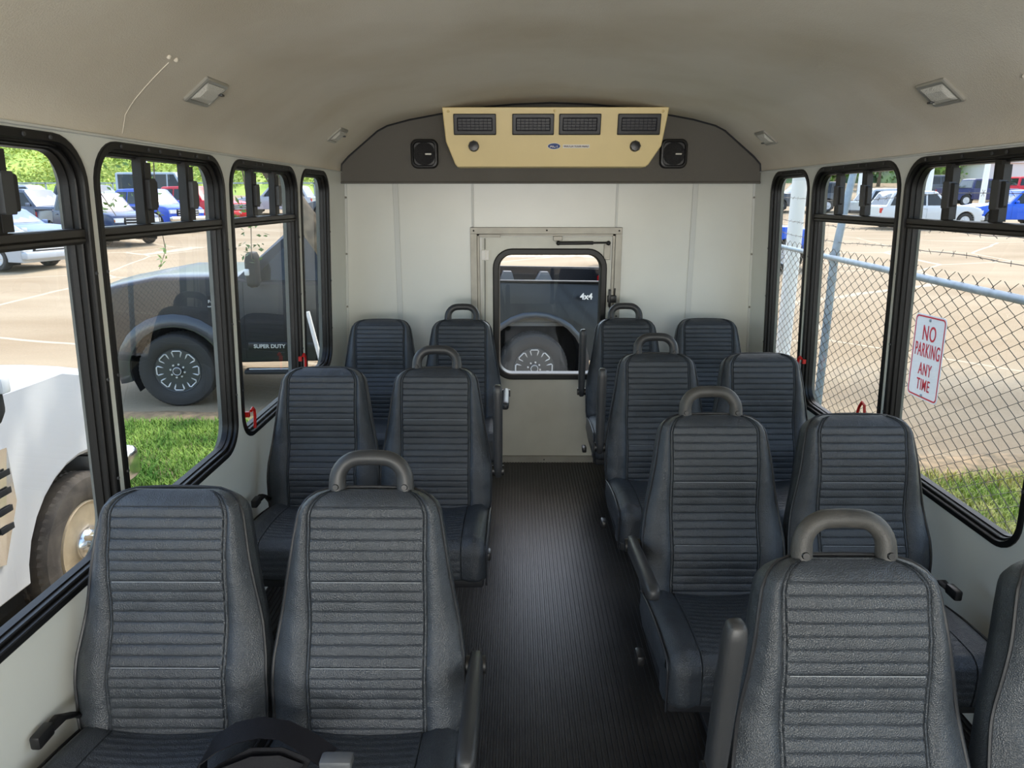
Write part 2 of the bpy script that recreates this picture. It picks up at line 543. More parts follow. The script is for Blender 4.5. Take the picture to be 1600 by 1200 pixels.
# hinge, brackets, strut, latch
bm = bmesh.new()
box(bm, dl((-.187, YR - .018, 1.245)), (.018, .008, .055), bev=.001, seg=1)
box(bm, dl((-.164, YR - .018, 1.245)), (.018, .008, .055), bev=.001, seg=1)
tube(bm, [dl((-.1755, YR - .022, 1.215)), dl((-.1755, YR - .022, 1.275))], .004, 8)
obj('hinge', bm, M['white'], door)
bm = bmesh.new()
tube(bm, [dl((-.182, YR - .018, .3)), dl((-.178, YR - .018, 1.338))], .004, 8)
box(bm, dl((-.15, YR - .016, 1.352)), (.12, .012, .016), bev=.001, seg=1)
obj('lock_rod', bm, M['alum'], door)
bm = bmesh.new()
box(bm, dl((.232, YR - .02, 1.338)), (.05, .02, .026), bev=.002, seg=1)
box(bm, dl((.511, YR - .016, 1.262)), (.036, .01, .085), bev=.002, seg=1)
for zz in (1.23, 1.29):
    box(bm, dl((.511, YR - .024, zz)), (.03, .006, .006))
obj('strut_bracket', bm, M['alum'], door)
bm = bmesh.new()
tube(bm, [dl((.232, YR - .038, 1.312)), dl((.43, YR - .038, 1.314))], .0095, 10)
tube(bm, [dl((.43, YR - .038, 1.314)), dl((.515, YR - .038, 1.315))], .005, 8)
for xx in (.235, .515):
    r = bmesh.ops.create_uvsphere(bm, u_segments=10, v_segments=8, radius=.013)
    bmesh.ops.translate(bm, vec=dl((xx, YR - .038, 1.313)), verts=r['verts'])
obj('gas_strut', bm, M['blackmetal'], door)
bm = bmesh.new()
box(bm, dl((.545, YR - .035, 1.00)), (.05, .03, .04), bev=.004)
box(bm, dl((.531, YR - .045, 1.005)), (.012, .03, .10), bev=.003)
tube(bm, [dl((.56, YR - .03, 1.0)), dl((.562, YR - .03, 1.06))], .004, 6)
obj('latch', bm, M['blackmetal'], door)

# front end of the cabin (behind the camera): panel below and above the windshield opening
bm = bmesh.new()
box(bm, (CX, YF, .2), (2.5, .05, .5))
box(bm, (CX, YF, 1.87), (2.4, .05, .36))
struct(obj('wall_front', bm, M['wall'], smooth=0))

# ------------------------------------------------------------------ overhead items
# cream air conditioner
AX0, AX1, AZ1, AZ0 = -.372, .760, 1.995, 1.712
ac = thing('air_conditioner', 'cream wall-mounted air conditioner with four black vents above the rear door', 'air conditioner', (.193, 3.96, 1.712))
def al(a, y, b): return Vector((a, y, b)) - Vector((.193, 3.96, 1.712))
def af(z): return 3.74 + (AZ1 - z) * 0.22        # front face slopes back towards the bottom
bm = bmesh.new()
out = [(AX0, AZ1), (AX0 + .004, AZ1 - .06), (AX0 + .012, AZ1 - .16), (AX0 + .055, AZ0 + .014), (AX0 + .066, AZ0), (AX1 - .095, AZ0), (AX1 - .08, AZ0 + .012), (AX1 - .022, AZ1 - .18), (AX1 - .006, AZ1 - .06), (AX1, AZ1)]
def ins(pts, k):
    cx = sum(p[0] for p in pts) / len(pts); cz = sum(p[1] for p in pts) / len(pts)
    return [(cx + (a - cx) * (1 - k), cz + (b - cz) * (1 - 2.5 * k)) for a, b in pts]
rings(bm, [[al(a, 3.96, b) for a, b in out], [al(a, af(b) + .006, b) for a, b in out], [al(a, af(b), b) for a, b in ins(out, .008)]])
obj('housing', bm, M['cream'], ac, smooth=25)
def face_rot(): return (PI / 2 - math.atan(.22) * -1, 0, 0)
for (u0, u1) in ((-.317, -.103), (-.022, .188), (.213, .423), (.507, .722)):
    bm = bmesh.new()
    zc0, zc1 = 1.865, 1.963
    P = lambda a, b, d: al(a, af(b) + d, b)
    rs = []
    for i_, d in ((0, .002), (0, -.010), (.004, -.012), (.018, -.012), (.020, -.004), (.021, -.003)):
        rs.append([P(a, b, d) for a, b in rrect(u0 + i_, u1 - i_, zc0 + i_, zc1 - i_, .004, 2)])
    rings(bm, rs, True, False, True)
    v = obj('vent', bm, M['ventblack'], ac, smooth=0)
    bm = bmesh.new()
    for k in range(9):
        a = u0 + .022 + (u1 - u0 - .044) * k / 8
        tube(bm, [P(a, zc0 + .02, -.009), P(a, zc1 - .02, -.009)], .0011, 4)
    for k in range(5):
        b = zc0 + .022 + (zc1 - zc0 - .044) * k / 4
        tube(bm, [P(u0 + .02, b, -.010), P(u1 - .02, b, -.010)], .0014, 4)
    obj('grille', bm, M['ventgrid'], v)
for a in (-.218, .603):
    bm = bmesh.new()
    lathe(bm, [(.027, .004), (.027, -.012), (.022, -.022), (.006, -.024)], 'y', 20, al(a, af(1.812), 1.812))
    for q in range(8):
        t = q * PI / 4
        box(bm, al(a + .024 * math.cos(t), af(1.812) - .012, 1.812 + .024 * math.sin(t)), (.006, .016, .006))
    obj('knob', bm, M['ventblack'], ac)
for a, b in ((AX0 + .03, AZ1 - .02), (AX1 - .03, AZ1 - .02), (.19, AZ1 - .018)):
    bm = bmesh.new()
    r = bmesh.ops.create_uvsphere(bm, u_segments=8, v_segments=6, radius=.007)
    bmesh.ops.translate(bm, vec=al(a, af(b) - .002, b), verts=r['verts'])
    obj('bolt', bm, M['cream'], ac)
bm = bmesh.new()
zc = 1.812
pts = [(.191 + .034 * math.cos(t * PI / 16), zc + .0155 * math.sin(t * PI / 16)) for t in range(32)]
prism(bm, pts, lambda a, b, d: al(a, af(b) + d, b), -.003, .001)
lg = obj('logo_badge', bm, M['white'], ac, smooth=0)
bm = bmesh.new()
pts = [(.191 + .031 * math.cos(t * PI / 16), zc + .0135 * math.sin(t * PI / 16)) for t in range(32)]
prism(bm, pts, lambda a, b, d: al(a, af(b) + d, b), -.0042, -.002)
obj('badge_field', bm, M['blue'], lg, smooth=0)
tilt = math.atan(.22)
text('badge_letters', 'ACT', .022, M['white'], lg, al(.191, af(zc) - .0048, zc), (PI / 2 - tilt, 0, 0), bold=.0004)
bm = bmesh.new()
prism(bm, [(.236, zc - .009), (.372, zc - .009), (.372, zc + .008), (.236, zc + .008)], lambda a, b, d: al(a, af(b) + d, b), -.0015, .001)
st = obj('warning_sticker', bm, M['white'], ac, smooth=0)
text('sticker_letters', 'WATCH YOUR HEAD', .0145, M['darktext'], st, al(.304, af(zc) - .0025, zc - .0005), (PI / 2 - tilt, 0, 0), sx=.9, bold=.0003)

# two speakers on the header
for a, lab in ((-.492, 'square black speaker on the grey header, truck side of the cream air conditioner'), (.838, 'square black speaker on the grey header, fence side of the cream air conditioner')):
    s = thing('speaker', lab, 'speaker', (a, 3.965, 1.785), 0, 'speakers on the rear header')
    bm = bmesh.new()
    rs = []
    for i_, d in ((0, 0), (0, -.018), (.006, -.028), (.014, -.030), (.018, -.022)):
        rs.append([(p, d, q) for p, q in rrect(-.073 + i_, .073 - i_, -.075 + i_, .075 - i_, .034 - i_ * .6, 6)])
    rings(bm, rs, True)
    obj('housing', bm, M['blackmetal'], s, smooth=35)
    bm = bmesh.new()
    lathe(bm, [(.058, -.020), (.058, -.026), (.040, -.033), (.012, -.037), (.002, -.037)], 'y', 28)
    g = obj('grille', bm, mat('speaker_mesh', (.010, .010, .012), .5, bump=.8, bscale=500, btype='VORONOI') if 'spk' not in M else M['spk'], s)
    bm = bmesh.new(); box(bm, (.022, -.036, -.002), (.034, .003, .009), bev=.001, seg=1); obj('badge', bm, M['lampframe'], s)

# ceiling lamps
def ceil_z(x): return interp(x - CX, CEIL)
def lamp(x, y, lab, grp='square clear lamps recessed in the ceiling sides'):
    s = 1e-3
    tx = Vector((1, 0, (ceil_z(x + .02) - ceil_z(x - .02)) / .04)).normalized()
    nrm = Vector((-tx.z, 0, tx.x))          # pointing up out of the ceiling
    if nrm.z < 0: nrm = -nrm
    t = thing('ceiling_lamp', lab, 'ceiling light', (x, y, ceil_z(x)), 0, grp)
    ty = Vector((0, 1, 0))
    F = lambda a, b, d: tx * a + ty * b - nrm * d
    bm = bmesh.new()
    rs = []
    for i_, d in ((0, -.004), (0, .006), (.004, .009), (.012, .009), (.014, .003)):
        rs.append([F(p, q, d) for p, q in rrect(-.045 + i_, .045 - i_, -.07 + i_, .07 - i_, .006, 2)])
    rings(bm, rs, True)
    obj('housing', bm, M['lampframe'], t, smooth=0)
    bm = bmesh.new()
    rs = []
    for i_, d in ((.014, .002), (.014, .008), (.03, .015)):
        rs.append([F(p, q, d) for p, q in rrect(-.045 + i_, .045 - i_, -.07 + i_, .07 - i_, .004, 2)])
    rings(bm, rs, True)
    obj('lens', bm, M['lens'], t, smooth=0)
    bm = bmesh.new()
    vs = box(bm, F(.015, .045, .017), (.012, .02, .006), bev=.002)
    obj('switch', bm, M['latchgrey'], t)
lamp(-.833, 2.02, 'larger-looking square clear ceiling lamp above the truck-side windows')
lamp(-.826, 3.42, 'small-looking ceiling lamp near the rear header, above the truck-side windows')
lamp(1.186, 2.12, 'larger-looking square clear ceiling lamp above the fence-side windows')
lamp(1.194, 3.565, 'small-looking ceiling lamp near the rear header, above the fence-side windows')
# ceiling liner seam with two small plugs
for sx in (-1, 1):
    bm = bmesh.new()
    xs2 = [-.812 - k * .02 for k in range(8)]
    yy = 1.75 if sx < 0 else 1.78
    pts = []
    for k in range(10):
        xx = -.80 - .148 * k / 9 if sx < 0 else (CX * 2 + .80 + .148 * k / 9)
        pts.append((xx, yy + .035 * (k / 9) ** 2, ceil_z(xx) - .001))
    if sx < 0: tube(bm, pts, .0012, 5)
    for q in (0, .035):
        r = bmesh.ops.create_uvsphere(bm, u_segments=8, v_segments=6, radius=.006)
        xx = -.79 if sx < 0 else CX * 2 + .83
        bmesh.ops.translate(bm, vec=(xx, yy + q - .02, ceil_z(xx) - .001), verts=r['verts'])
    o = obj('liner_seam' if sx < 0 else 'liner_plugs', bm, M['ceil'], ceil)

# ------------------------------------------------------------------ seats
LE = math.radians(14.5)
SU = Vector((0, math.sin(LE), math.cos(LE))); SN = Vector((0, -math.cos(LE), math.sin(LE)))
Z0 = 0.415
HW = [(-.03, .190), (-.01, .20), (.0, .205), (.03, .210), (.10, .2115), (.17, .209), (.24, .199), (.31, .186), (.38, .174), (.44, .165), (.485, .157), (.505, .149), (.52, .137), (.53, .120), (.537, .095)]
PANEL = .124
def hw(t): return interp(t, HW)
def bodyn(t): return .015 * math.exp(-((t - .13) / .06) ** 2) + .013 * math.exp(-((t - .40) / .08) ** 2) - .007 * math.exp(-((t - .26) / .05) ** 2)
def SP(x, t, n): return Vector((x, 0, Z0)) + SU * t + SN * n
def build_backrest():
    bm = bmesh.new()
    ts = []
    CH = .0232
    t = -.03
    k = 0
    while t < .505:
        for q in (0, .10, .30, .70, .90): ts.append((t + q * CH, q))
        t += CH
    ts = [a for a in ts if a[0] < .516]
    for q in (.518, .524, .530, .5345, .537): ts.append((q, 1))
    cols = [1.0, .93, .80, .62, .42, .22, .10]
    rs = []
    for t, q in ts:
        w = hw(t)
        pan = min(PANEL, w * .80)
        top = max(0, (t - .497) / .040)
        row = []
        def add(x, n): row.append(SP(x, t, n))
        xs = []
        for s in (1.0, .96, .85, .65, .4, .18): xs.append(pan + .010 + (w - pan - .010) * s)
        xs += [pan + .0085, pan + .007, pan + .0045, pan + .002, pan, pan - .002, pan - .006, pan * .6, pan * .25]
        xs = xs + [0.0] + [-a for a in xs[::-1]]
        for a in xs:
            u = abs(a)
            if u > pan + .0085:
                s = (u - pan - .0085) / (w - pan - .0085)
                n = .007 * math.sin(PI * min(1, s * 1.1)) - .024 * s ** 2.5
            elif u >= pan - .0005:
                n = -.0035 if (abs(u - pan - .007) < .0004 or abs(u - pan) < .0004) else .0
            else:
                n = (-.0020 if q == 0 else (.0002 if q in (.1, .9) else .0008)) if top < .3 else 0.0
            n += bodyn(t) * (1 - .3 * (u / w) ** 2) - .030 * top ** 2
            # slight wrinkles
            n += .0012 * math.sin(47 * a + 31 * t) * math.sin(61 * t + 3) + .0005 * math.sin(190 * a + 90 * t) * math.sin(140 * t - 60 * a)
            add(a, n)
        # side and rear
        th = .095 - .02 * top
        wb = w + .003
        add(-wb, -.045); add(-wb + .004, -th + .02); add(-wb + .03, -th)
        add(-w * .4, -th - .006); add(w * .4, -th - .006)
        add(wb - .03, -th); add(wb - .004, -th + .02); add(wb, -.045)
        rs.append(row)
    rings(bm, rs)
    return bm
def build_cushion():
    bm = bmesh.new()
    # path from the back over the front edge, (y,z,normal angle)
    path = []
    def pp(y, z, a): path.append((y, z, a))
    n1 = 17
    for i in range(n1 * 4 + 1):
        s = i / (n1 * 4)
        pp(.05 - .355 * s, .418 + .034 * math.sin(s * PI * .5) + .006 * math.sin(s * PI), 0)
    r = .045
    y0, z0 = path[-1][0], path[-1][1] - r
    for i in range(1, 9):
        a = i / 8 * PI / 2 * .93
        pp(y0 - r * math.sin(a), z0 + r * math.cos(a), a)
    ye, ze, a = path[-1]
    for i in range(1, 21):
        pp(ye - .004 * i / 20 + .012 * (i / 20) ** 3, ze - .108 * i / 20, PI / 2 * (.93 + .1 * i / 20))
    rs = []
    for i, (y, z, a) in enumerate(path):
        N_ = Vector((0, -math.sin(a), math.cos(a)))
        row = []
        groove = (i % 4 == 0)
        w = .207
        pan = .120
        end = max(0, (i - len(path) + 5) / 4)
        for s in [w, w - .004, w - .014, w - .03, w - .055, pan + .01, pan + .0045, pan + .002, pan, pan - .002, pan - .006, .06, 0]:
            pass
        xs = [w, w - .004, w - .014, w - .03, w - .055, pan + .01, pan + .0045, pan + .002, pan, pan - .002, pan - .006, .06]
        xs = xs + [0.0] + [-q for q in xs[::-1]]
        row.append(Vector((w - .01, y, z)) + N_ * -.135)
        row.append(Vector((w + .002, y, z)) + N_ * -.07)
        for x in xs:
            u = abs(x)
            n = 0.0
            if u > pan + .01:
                s = (u - pan - .01) / (w - pan - .01)
                n = .012 * math.sin(PI * min(1, s * 1.05)) - .022 * s ** 5
            elif u >= pan - .0005:
                n = -.004 if abs(u - pan - .002) < .0012 else 0
            else:
                n = (-.0016 if groove else .0006) - .008 * (1 - (u / pan) ** 2) * (1 if a == 0 else 0)
            n -= .02 * end ** 2
            row.append(Vector((x, y, z)) + N_ * n)
        row.append(Vector((-w - .002, y, z)) + N_ * -.07)
        row.append(Vector((-w + .01, y, z)) + N_ * -.135)
        rs.append(row)
    rings(bm, rs, close=True)
    return bm
mesh_of('backrest', build_backrest, 55)
mesh_of('cushion', build_cushion, 55)
def b_pipe():
    bm = bmesh.new()
    pts = []
    tt = [-.03 + .012 * k for k in range(45)] + [.515, .523, .530, .5345, .537]
    nn = lambda t: -.0225 + bodyn(t) * .7 - .030 * max(0, (t - .49) / .047) ** 2
    for t in tt: pts.append(SP(hw(t) + .0005, t, nn(t)))
    pts.append(SP(.05, .540, nn(.537))); pts.append(SP(0, .541, nn(.537))); pts.append(SP(-.05, .540, nn(.537)))
    for t in tt[::-1]: pts.append(SP(-hw(t) - .0005, t, nn(t)))
    tube(bm, pts, .0036, 6)
    return bm
mesh_of('piping', b_pipe)
def b_stitch(t=.1556):
    bm = bmesh.new()
    if 1:
        tube(bm, [SP(-.118 + .236 * k / 12, t, bodyn(t) + .0012 + .0004) for k in range(13)], .0008, 4)
    return bm
mesh_of('stitching', b_stitch)
mesh_of('stitching2', lambda: b_stitch(.3412))
def b_cpipe(sx=-1):
    bm = bmesh.new()
    if 1:
        pts = []
        for i in range(12):
            s = i / 11
            pts.append((sx * .2070, .05 - .355 * s, .418 + .034 * math.sin(s * PI * .5) + .006 * math.sin(s * PI) - .011))
        y0, z0 = pts[-1][1], pts[-1][2]
        for i in range(1, 6):
            a = i / 5 * PI / 2
            pts.append((sx * .2070, y0 - .034 * math.sin(a), z0 - .034 + .034 * math.cos(a)))
        pts.append((sx * .2062, pts[-1][1], pts[-1][2] - .11))
        tube(bm, pts, .0034, 6)
    return bm
mesh_of('cushion_piping', b_cpipe)
mesh_of('cushion_piping2', lambda: b_cpipe(1))
def b_handle():
    bm = bmesh.new()
    hwid, t0, t1, r = .0765, .505, .607, .052
    pts = [(hwid, t0), (hwid, t0 + .02), (hwid, t1 - r)]
    for k in range(1, 9):
        a = k / 8 * PI / 2
        pts.append((hwid - r + r * math.cos(a), t1 - r + r * math.sin(a)))
    pts = pts + [(0, t1 + .001)] + [(-a, b) for a, b in pts[::-1]]
    n = len(pts)
    rad = [.0205 - .003 * min(1, (b - t0) / .08) for a, b in pts]
    tube(bm, [SP(a, b, -.045) for a, b in pts], rad, 14)
    return bm
mesh_of('grab_handle', b_handle, 60)
def b_bolt(sx=-1):
    bm = bmesh.new()
    if 1:
        c = SP(sx * .0765, .543, -.0255)
        r = bmesh.ops.create_cone(bm, cap_ends=True, segments=14, radius1=.0075, radius2=.006, depth=.004)
        bmesh.ops.rotate(bm, cent=(0, 0, 0), matrix=Matrix.Rotation(PI / 2 - LE, 3, 'X'), verts=r['verts'])
        bmesh.ops.translate(bm, vec=c, verts=r['verts'])
    return bm
mesh_of('bolt', b_bolt)
mesh_of('bolt2', lambda: b_bolt(1))
def b_base():
    bm = bmesh.new()
    box(bm, (0, -.13, .292), (.39, .36, .05), bev=.01)
    box(bm, (0, .06, .33), (.36, .10, .12), bev=.01)
    return bm
mesh_of('seat_pan', b_base)
def b_ped():
    bm = bmesh.new()
    prism(bm, [(-.25, 0), (.08, 0), (.08, .03), (.02, .10), (.02, .27), (-.20, .27), (-.20, .10), (-.25, .03)], lambda a, b, d: Vector((d, a, b)), -.02, .02)
    box(bm, (0, -.085, .012), (.09, .40, .024), bev=.005)
    return bm
mesh_of('pedestal', b_ped)
def b_kick():
    bm = bmesh.new()
    prism(bm, [(-.27, 0), (.02, 0), (.02, .27), (-.30, .27)], lambda a, b, d: Vector((d, a, b)), -.19, .19)
    return bm
def b_arm(L_=.345):
    # armrest pointing along -y from its pivot at the origin
    bm = bmesh.new()
    secs = [(.025, .010, .016), (.018, .015, .024), (-.02, .017, .026), (-.12, .018, .024), (-.24, .0185, .022), (-L_ + .03, .0185, .021), (-L_ + .008, .016, .017), (-L_, .010, .010)]
    rs = []
    for y, a, b in secs:
        rs.append([Vector((a * math.copysign(abs(math.cos(2 * PI * k / 16)) ** .6, math.cos(2 * PI * k / 16)), y, b * math.copysign(abs(math.sin(2 * PI * k / 16)) ** .6, math.sin(2 * PI * k / 16)) - .01 * (y / -L_) ** 2)) for k in range(16)])
    rings(bm, rs)
    return bm
mesh_of('armrest', b_arm, 60)
def b_pivot():
    bm = bmesh.new()
    lathe(bm, [(.020, -.022), (.020, .022)], 'x', 16)
    return bm
mesh_of('arm_pivot', b_pivot)
def b_belt():
    bm = bmesh.new()
    tube(bm, [(.0, .05, .38), (-.004, .02, .42), (-.008, -.02, .445), (-.012, -.05, .44)], [.014, .016, .018, .014], 8, flat=.35)
    return bm
mesh_of('belt_stub', b_belt)
def b_buckle():
    bm = bmesh.new()
    box(bm, (-.014, -.07, .442), (.022, .05, .03), rot=None, bev=.005)
    return bm
mesh_of('belt_buckle', b_buckle)

seatgroup = 'dark grey ribbed vinyl passenger seats'
def make_seat(x, y, side, aisle, label, arm=None, worn=False, first=False):
    """side -1 truck side, 1 fence side; arm: None, angle in degrees above horizontal"""
    rt = thing('bus_seat', label, 'seat', (x, y, 0), 0, seatgroup)
    b = part('backrest', 'backrest', M['vinyl'], rt)
    part('piping', 'piping', M['piping'], b)
    part('stitching', 'stitching', M['thread'], b); part('stitching', 'stitching2', M['thread'], b)
    c = part('cushion', 'cushion', M['vinyl'], rt)
    part('piping', 'cushion_piping', M['piping'], c); part('piping', 'cushion_piping2', M['piping'], c)
    part('seat_pan', 'seat_pan', M['base'], rt)
    if aisle:
        p = part('pedestal', 'pedestal', M['base'], rt); p.location = (side * .03, 0, 0)
        if worn:
            me = ME.get('grab_worn') or ME['grab_handle'].copy(); ME['grab_worn'] = me
            me.materials.clear(); me.materials.append(M['handle_worn'])
            h = part('grab_handle', 'grab_worn', M['handle_worn'], rt)
            h['label'] = 'scuffed pale grab handle'
        else: h = part('grab_handle', 'grab_handle', M['handle'], rt)
        part('bolt', 'bolt', M['blackmetal'], h); part('bolt', 'bolt2', M['blackmetal'], h)
    if arm is not None:
        a = part('armrest', 'armrest', M['handle'], rt)
        ax = -side * .236
        a.location = (ax, .075, .545); a.rotation_euler = (-math.radians(arm), 0, 0)
        pv = part('pivot', 'arm_pivot', M['blackmetal'], a)
        q = part('belt_buckle', 'belt_buckle', M['buckle'], rt); q.location = (-side * .215, -.02, -.165)
        q.scale = (1, 1, 1)
    if not aisle:
        s = part('belt_anchor', 'belt_stub', M['webbing'], rt); s.location = (side * .206, .0, .035)
        s.scale = (-side, 1, 1)
        q = part('belt_buckle', 'belt_buckle', M['blackmetal'], s)
    return rt
V = 'dark grey vinyl seat '
make_seat(-.762, 1.29, -1, 0, V + 'by the window facing the white truck, nearest its wall, no handle')
make_seat(-.325, 1.29, -1, 1, V + 'with black handle, a tangled seat belt lying across its cushion', arm=8)
make_seat(-.735, 2.455, -1, 0, V + 'against the truck-side wall, beside the red lever window')
make_seat(-.305, 2.455, -1, 1, V + 'with handle, second row on the truck side, armrest raised', arm=88)
make_seat(-.723, 3.565, -1, 0, V + 'in the rear corner beside the leaning stake window')
make_seat(-.290, 3.565, -1, 1, V + 'with handle, rear row, truck side of the door', arm=6)
make_seat(.597, .985, 1, 1, V + 'with scuffed handle, nearest on the fence side, armrest raised', arm=84, worn=True)
make_seat(1.052, .985, 1, 0, V + 'cut off by the picture edge at bottom right')
make_seat(.586, 1.855, 1, 1, V + 'with scuffed handle, fence side, armrest lowered over the aisle', arm=8, worn=True)
make_seat(1.020, 1.855, 1, 0, V + 'beside the window with the NO PARKING sign outside')
make_seat(.586, 2.72, 1, 1, V + 'with handle, third row on the fence side, armrest raised', arm=88)
make_seat(1.020, 2.72, 1, 0, V + 'beside the window where two red levers hang, fence side')
make_seat(.588, 3.60, 1, 1, V + 'with handle, rear row, fence side of the door', arm=88)
make_seat(1.025, 3.60, 1, 0, V + 'in the rear corner beside the narrow fence-side window')

# ------------------------------------------------------------------ loose seat belt on the first seats
def ribbon(bm, pts, w, th=.0015, wd=None):
    pts = [Vector(p) for p in pts]
    rs = []
    for i, p in enumerate(pts):
        a = pts[max(0, i - 1)]; b = pts[min(len(pts) - 1, i + 1)]
        t = (b - a).normalized()
        side = Vector(wd[i]) if wd else Vector((0, 1, 0))
        side = (side - t * side.dot(t)).normalized()
        n_ = t.cross(side)
        rs.append([p + side * w / 2 + n_ * th, p + side * w / 2 - n_ * th, p - side * w / 2 - n_ * th, p - side * w / 2 + n_ * th])
    rings(bm, rs)
sb = thing('seat_belt', 'loose black seat belt bunched between the two nearest truck-side seats', 'seat belt', (-.49, 1.12, .45))
def bl(x, y, z): return Vector((x, y, z)) - Vector((-.49, 1.12, .45))
bm = bmesh.new()
def band(pts, wd, w=.045, up=0): ribbon(bm, [bl(p[0], p[1] + .06, p[2] + up * min(1, max(0, (p[2] - .45) / .03))) for p in pts], w, .0012, wd)
band([(-.605, 1.045, .452), (-.600, 1.06, .480), (-.580, 1.075, .502), (-.545, 1.09, .516), (-.50, 1.10, .520), (-.455, 1.10, .514), (-.415, 1.09, .500), (-.385, 1.08, .486), (-.36, 1.07, .478)],
     [(.0, 1, -.2), (0, 1, .0), (0, 1, .25), (0, 1, .35), (0, 1, .3), (0, 1, .15), (0, 1, .3), (0, 1, .4), (0, 1, .4)], up=.032)
band([(-.610, 1.00, .446), (-.585, 1.02, .462), (-.55, 1.04, .474), (-.505, 1.055, .480), (-.46, 1.06, .478), (-.42, 1.055, .468)],
     [(.3, .9, .6), (.1, .5, 1), (0, .35, 1), (0, .3, 1), (0, .45, 1), (0, .8, .6)], up=.018)
band([(-.60, 1.045, .450), (-.56, 1.06, .468), (-.51, 1.075, .480), (-.46, 1.08, .478), (-.41, 1.075, .464)],
     [(.2, .4, 1), (0, .3, 1), (0, .2, 1), (0, .2, 1), (0, .5, 1)], up=.022)
band([(-.60, .985, .447), (-.55, 1.0, .452), (-.50, 1.02, .460), (-.45, 1.03, .458), (-.40, 1.03, .452), (-.36, 1.03, .450)],
     [(0, 1, 0), (0, 1, .3), (0, 1, .1), (0, 1, .5), (0, 1, .1), (0, 1, 0)])
band([(-.575, 1.07, .452), (-.53, 1.085, .458), (-.47, 1.10, .460), (-.42, 1.09, .454)], [(0, 1, 0)] * 4, .05)
obj('strap', bm, M['webbing'], sb)
bm = bmesh.new()
box(bm, bl(-.345, 1.125, .505), (.062, .032, .022), rot=None, bev=.005)
R_ = Matrix.Rotation(math.radians(-25), 4, 'Z')
obj('buckle', bm, M['buckle'], sb)
bm = bmesh.new()
tube(bm, [bl(-.43, 1.085, .488), bl(-.39, 1.08, .495), bl(-.365, 1.085, .500)], .0025, 6)
obj('adjuster_bar', bm, M['chrome'], sb)

# ------------------------------------------------------------------ outside: ground
GZ = -0.73
def terr(y): return GZ + .035 * max(0, y - 12) + .03 * max(0, y - 45)
def mat_concrete():
    m = bpy.data.materials.new('concrete'); m.use_nodes = True
    N, L = m.node_tree.nodes, m.node_tree.links
    p = N['Principled BSDF']; p.inputs['Roughness'].default_value = .9; p.inputs['Specular IOR Level'].default_value = .2
    tc = N.new('ShaderNodeTexCoord')
    n1 = N.new('ShaderNodeTexNoise'); n1.inputs['Scale'].default_value = .35; n1.inputs['Detail'].default_value = 8
    mp = N.new('ShaderNodeMapping'); mp.inputs['Scale'].default_value = (.5, 1.6, 1)
    L.new(tc.outputs['Object'], mp.inputs[0]); L.new(mp.outputs[0], n1.inputs['Vector'])
    r = N.new('ShaderNodeValToRGB')
    r.color_ramp.elements[0].position = .3; r.color_ramp.elements[1].position = .7
    r.color_ramp.elements[0].color = (*srgb(142, 124, 98), 1); r.color_ramp.elements[1].color = (*srgb(164, 149, 124), 1)
    L.new(n1.outputs['Fac'], r.inputs[0])
    v = N.new('ShaderNodeTexVoronoi'); v.feature = 'DISTANCE_TO_EDGE'; v.inputs['Scale'].default_value = .16
    n2 = N.new('ShaderNodeTexNoise'); n2.inputs['Scale'].default_value = .8
    mx0 = N.new('ShaderNodeMixRGB'); mx0.inputs[0].default_value = .12
    L.new(tc.outputs['Object'], mx0.inputs[1]); L.new(n2.outputs['Color'], mx0.inputs[2])
    L.new(tc.outputs['Object'], n2.inputs['Vector']); L.new(mx0.outputs[0], v.inputs['Vector'])
    lt = N.new('ShaderNodeMath'); lt.operation = 'LESS_THAN'; lt.inputs[1].default_value = .006
    L.new(v.outputs['Distance'], lt.inputs[0])
    mx = N.new('ShaderNodeMixRGB'); mx.inputs[2].default_value = (*srgb(178, 166, 144), 1)
    L.new(lt.outputs[0], mx.inputs[0]); L.new(r.outputs[0], mx.inputs[1])
    n3 = N.new('ShaderNodeTexNoise'); n3.inputs['Scale'].default_value = 30
    L.new(tc.outputs['Object'], n3.inputs['Vector'])
    mx2 = N.new('ShaderNodeMixRGB'); mx2.blend_type = 'MULTIPLY'; mx2.inputs[0].default_value = .25
    L.new(mx.outputs[0], mx2.inputs[1]); L.new(n3.outputs['Fac'], mx2.inputs[2])
    L.new(mx2.outputs[0], p.inputs['Base Color'])
    return m
M['concrete'] = mat_concrete()
bm = bmesh.new()
gy = [-25, -8, 0, 6, 6.9, 7.4, 8.2, 9, 10, 12, 14, 20, 30, 45, 48, 60, 75, 95]
def gdip(x, y):     # the lot falls away a little behind the bus
    return -.11 * max(0, min(1, (x + 3.8) / 4)) * max(0, min(1, (y - 6.0) / 1.4)) * max(0, min(1, (14 - y) / 3))
rings(bm, [[(x, y, terr(y) + gdip(x, y)) for x in (-90, -40, -15, -6, -3.8, -1.8, .2, 2, 5, 15, 40, 90)] for y in gy], close=False)
struct(obj('ground', bm, M['concrete']))

